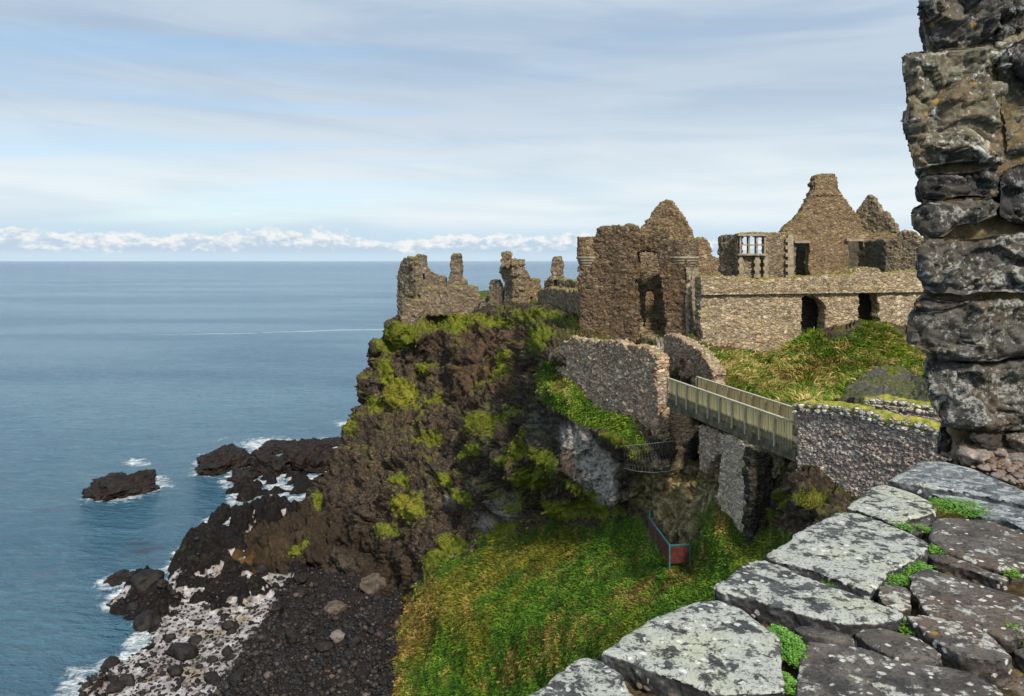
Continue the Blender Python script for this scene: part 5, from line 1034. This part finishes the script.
# pier of the window at the right
pr = thing('window_pier', at(965, 470, 4.1), 'dark jagged pier of big basalt blocks at the right edge, beside the camera', 'wall')
PB = [ # outline, front Y, thickness, material, roughness
 ([(924, -30), (922, 5), (921.5, 18), (926, 32), (932, 43), (945, 47.5), (962, 46.5), (978, 40), (992, 30), (1003, 18), (1012, 5), (1030, -30)], 3.98, 0.5, 2, 1.2),
 ([(1000, -40), (1012, 0), (1002, 22), (985, 38), (975, 44), (1000, 40), (1040, 20), (1070, 0), (1070, -40)], 4.05, 0.5, 1, 1.0),
 ([(905, 59), (912, 54), (924, 50), (945, 47), (965, 47), (983, 46), (990, 47), (995, 55), (998, 66), (996, 80), (998, 95), (1002, 118), (1003, 140), (1004, 152), (996, 161), (978, 160), (955, 163), (935, 166), (915, 169), (912, 150), (908, 130), (906, 110), (907, 85)], 3.95, 0.55, 0, 1.0),
 ([(994, 46), (1010, 42), (1075, 30), (1075, 155), (1030, 157), (1006, 154), (1008, 135), (1003, 112), (1000, 90), (1000, 62)], 4.05, 0.5, 0, 1.2),
 ([(1008, 48), (1024, 38), (1075, 25), (1075, 95), (1040, 90), (1020, 75)], 3.98, 0.3, 1, 1.0),
 ([(917, 188), (918, 178), (930, 174), (950, 172), (975, 169), (998, 168), (1001, 178), (999, 195), (985, 198), (960, 196), (935, 199), (920, 197)], 3.96, 0.5, 1, 0.9),
 ([(1002, 176), (1012, 166), (1075, 160), (1075, 222), (1040, 225), (1012, 222), (1000, 215), (999, 195)], 3.97, 0.5, 1, 0.9),
 ([(914, 225), (915, 206), (925, 201), (945, 199), (970, 198), (992, 199), (997, 207), (994, 216), (978, 221), (958, 227), (945, 236), (930, 237), (920, 232)], 3.95, 0.5, 2, 1.0),
 ([(920, 255), (922, 243), (932, 238), (960, 240), (990, 236), (1020, 232), (1075, 228), (1075, 291), (1024, 292), (990, 293), (960, 294), (935, 295), (924, 290), (919, 275)], 3.93, 0.55, 2, 1.0),
 ([(915, 305), (918, 299), (932, 298), (945, 300), (957, 302), (955, 307), (940, 310), (925, 311), (917, 310)], 3.95, 0.3, 1, 0.5),
 ([(909, 322), (911, 316), (930, 313), (945, 309), (962, 303), (990, 300), (1020, 302), (1075, 300), (1075, 352), (1024, 354), (1000, 360), (975, 361), (950, 358), (930, 353), (912, 345), (909, 335)], 3.93, 0.6, 2, 1.1),
 ([(928, 372), (929, 360), (945, 361), (975, 365), (1010, 362), (1075, 358), (1075, 432), (1024, 431), (990, 430), (960, 430), (942, 425), (933, 408), (930, 390)], 3.97, 0.6, 2, 1.0),
 ([(975, 428), (1000, 430), (1008, 436), (1005, 446), (990, 449), (976, 445), (970, 436)], 3.95, 0.3, 1, 0.6),
 ([(1008, 434), (1075, 430), (1075, 452), (1030, 450), (1012, 448)], 3.97, 0.4, 2, 0.7),
 ([(939, 452), (941, 428), (968, 430), (968, 450), (958, 458), (946, 459)], 4.22, 0.3, 1, 0.6),
 ([(958, 452), (962, 443), (985, 447), (1010, 449), (1075, 450), (1075, 500), (1030, 490), (1005, 480), (980, 472), (962, 465)], 4.0, 0.4, 3, 1.1),
 ([(1035, 228), (1075, 226), (1075, 236), (1035, 236)], 3.97, 0.4, 4, 0.5),
]
for i, (pl, Y, th, mt, rg) in enumerate(PB):
    w_ = [(at(x, y, Y)[0], at(x, y, Y)[2]) for x, y in pl]; L = sum(np.linalg.norm(np.array(w_[j]) - w_[j - 1]) for j in range(len(w_)))
    lp = smooth_loop(w_, max(30, int(L / 0.03))); q3 = np.c_[lp * 11, np.full(len(lp), i)]; lp = lp + np.stack([vnoise(q3, 3), vnoise(q3 + 7, 4)], 1) * 0.009
    V, Fc = prism([[tuple(p) for p in lp]], lambda a, b_: (a, Y, b_), np.array((0.56 * th, th, 0)))
    V, Nn, Fc = remesh(V, Fc, 0.0085)
    d_ = polydist(V[:, 0], V[:, 2], [tuple(p) for p in lp[::2]]); front = (Nn[:, 1] < -0.4)
    V[:, 1] += front * 0.022 * (1 - sstep(d_, 0, 0.03))            # rounded arrises
    Q4 = V * np.array((1, 1, 1.7)) + 0.25 * np.stack([fbm(V * 3, 2, 1), fbm(V * 3 + 5, 2, 2), fbm(V * 3 + 9, 2, 3)], 1)
    f1, f2, rr = cells(Q4 * 6.5, 60 + i)
    ff, fe = facets(Q4 * np.array((4.2, 4.2, 3.6)) + i * 3.7, 160); fg, fh = facets(Q4 * 11 + i * 1.7, 170); fk, fl = facets(V * 30, 180)
    e_ = 0.064 * ff + 0.022 * fg + 0.006 * fk - 0.010 * (1 - sstep(fe, 0, .05)) + 0.007 * ridged(V * 13, 4, 9) + 0.004 * ridged(V * 38, 3, 12)
    V = V + Nn * (e_ * rg * np.where(front, 1, 0.25) * (0.35 + 0.65 * sstep(d_, 0, 0.02)))[:, None]
    put('stone_block', V, Fc, MP[mt], pr)
core = [(930, -40), (930, 60), (925, 100), (925, 200), (930, 260), (925, 330), (940, 400), (955, 440), (958, 475), (1080, 510), (1080, -40)]
Y = 4.08; lp = [(at(x, y, Y)[0], at(x, y, Y)[2]) for x, y in core]; V, Fc = prism([lp], lambda a, b_: (a, Y, b_), np.array((0.28, 0.5, 0))); V, Nn, Fc = remesh(V, Fc, 0.012)
V = V + Nn * (0.025 * ridged(V * 9, 4, 3) + 0.012 * fbm(V * 40, 3, 4))[:, None]; put('mortar', V, Fc, MP[4], pr)

# ---- rubble crumbs at the foot of the pier
rs = np.random.default_rng(9); vs, fs, k0 = [], [], 0; V0, F0 = rock_geo(9, 1, .9, .7, 2, 0.15)
for _ in range(420):
    x, y = rs.uniform(935, 1050), rs.uniform(447, 488)
    if y > 452 + (x - 935) * 0.42: continue
    c = at_z(x, y, ZS + 0.02); s = rs.uniform(0.006, 0.024); vs.append(V0 * s * rs.uniform(.6, 1.4, 3) + c); fs.append(F0 + k0); k0 += len(V0)
tag(put('rubble', np.vstack(vs), np.vstack(fs), MP[3], pr), kind='stuff')
# pebbles in the gap between the two lowest slabs
vs, fs, k0 = [], [], 0
for _ in range(90):
    t = rs.random(); x = 612 + t * 80 + rs.normal(0, 5); y = 664 + t * 34 + rs.normal(0, 4); c = at_z(x, y, ZS - 0.04); s = rs.uniform(0.005, 0.018); vs.append(V0 * s * rs.uniform(.7, 1.3, 3) + c); fs.append(F0 + k0); k0 += len(V0)
for _ in range(160):
    x, y = rs.uniform(780, 1020), rs.uniform(520, 696); c = at_z(x, y, ZS - 0.045); s = rs.uniform(0.004, 0.012); vs.append(V0 * s * rs.uniform(.7, 1.3, 3) + c); fs.append(F0 + k0); k0 += len(V0)
tag(put('pebbles', np.vstack(vs), np.vstack(fs), M['browngrey'], sill), kind='stuff')

# ---- small green plants in the joints
leafm, n, b = newmat('weed_leaves'); c = n.mix(n.node('ShaderNodeAttribute', attribute_name='tone').outputs['Fac'], (0.04, 0.14, 0.012), (0.20, 0.42, 0.05)); setc(n, b, c, 0.5, spec=0.3)
def weed(px, py, rpx, rpy, cnt, label, seed, hgt=0.02, leaf=0.0075):
    rs = np.random.default_rng(seed); c0 = at_z(px, py, ZS - 0.015); rx = rpx / F * c0[1]; ry = abs(at_z(px, py - rpy, ZS)[1] - at_z(px, py + rpy, ZS)[1]) / 2
    V, Fc, T = [], [], []
    for _ in range(cnt):
        a, r = rs.uniform(0, 6.28), math.sqrt(rs.random()); px_, py_ = r * math.cos(a) * rx, r * math.sin(a) * ry
        ht = hgt * (1 - r * r * 0.7) * rs.uniform(0.4, 1.1); b0 = np.array((px_, py_, 0)); tip = np.array((px_ * 1.1, py_ * 1.1, ht)) + rs.normal(0, .003, 3)
        tn = np.clip(rs.normal(0.5, 0.25), 0, 1)
        for j in range(4):           # fern-like leaflets along a short stem
            t = 0.45 + 0.18 * j; cpt = b0 * (1 - t) + tip * t; an = rs.uniform(0, 6.28); ds = np.array((math.cos(an), math.sin(an), rs.uniform(-.1, .5))); ds /= np.linalg.norm(ds); sd_ = np.cross(ds, (0, 0, 1)); sd_ /= np.linalg.norm(sd_) + 1e-6
            L = leaf * rs.uniform(0.7, 1.4); k0 = len(V); V += [cpt, cpt + ds * L * 0.5 + sd_ * L * 0.32, cpt + ds * L + (0, 0, -0.001), cpt + ds * L * 0.5 - sd_ * L * 0.32]; Fc.append((k0, k0 + 1, k0 + 2, k0 + 3)); T += [tn] * 4
    me = mesh_np('weed_clump', np.array(V), np.array(Fc)); attr(me, 'tone', T); tag(link('weed_clump', me, leafm, None, tuple(c0)), label, 'plant', 'green weeds growing between the sill slabs')
weed(789, 649, 15, 20, 700, 'brightest and densest feathery green weed, beside the lowest large slab', 1, 0.035)
weed(888, 580, 20, 7, 300, 'green weed left of the small square block between slabs', 2)
weed(908, 568, 22, 9, 420, 'straggling green weed above the small square block', 3)
weed(960, 508, 26, 9, 620, 'widest green weed mat, between the pale slab and the dark brown slab', 4)
weed(980, 494, 20, 4, 300, 'thin green weed strip under the bluish far slab', 5)
weed(1016, 503, 12, 4, 160, 'little green weed at the right edge under the bluish slab', 6)
weed(932, 551, 12, 4, 160, 'small flat green weed at the left tip of the narrow slab', 7)
weed(903, 527, 9, 5, 130, 'small green weed at the lower corner of the second pale slab', 8)
weed(924, 530, 6, 4, 90, 'tiny green weed behind the small broken stone', 9)
weed(830, 583, 8, 4, 90, 'tiny green weed in the crack between the two largest pale slabs', 10, 0.012)
weed(904, 627, 7, 9, 160, 'small upright green weed in the joint left of the long brown slab', 11)
weed(1014, 636, 14, 8, 260, 'green weed in the dark hollow at the lower right edge', 12, 0.03)
weed(1012, 575, 7, 4, 90, 'tiny green weed on bare earth at the right edge', 13)
weed(962, 556, 5, 6, 60, 'thin trailing green weed on the dark brown slab', 14)
weed(789, 686, 9, 10, 140, 'sparse reddish-earth weed below the densest weed at the bottom edge', 15)
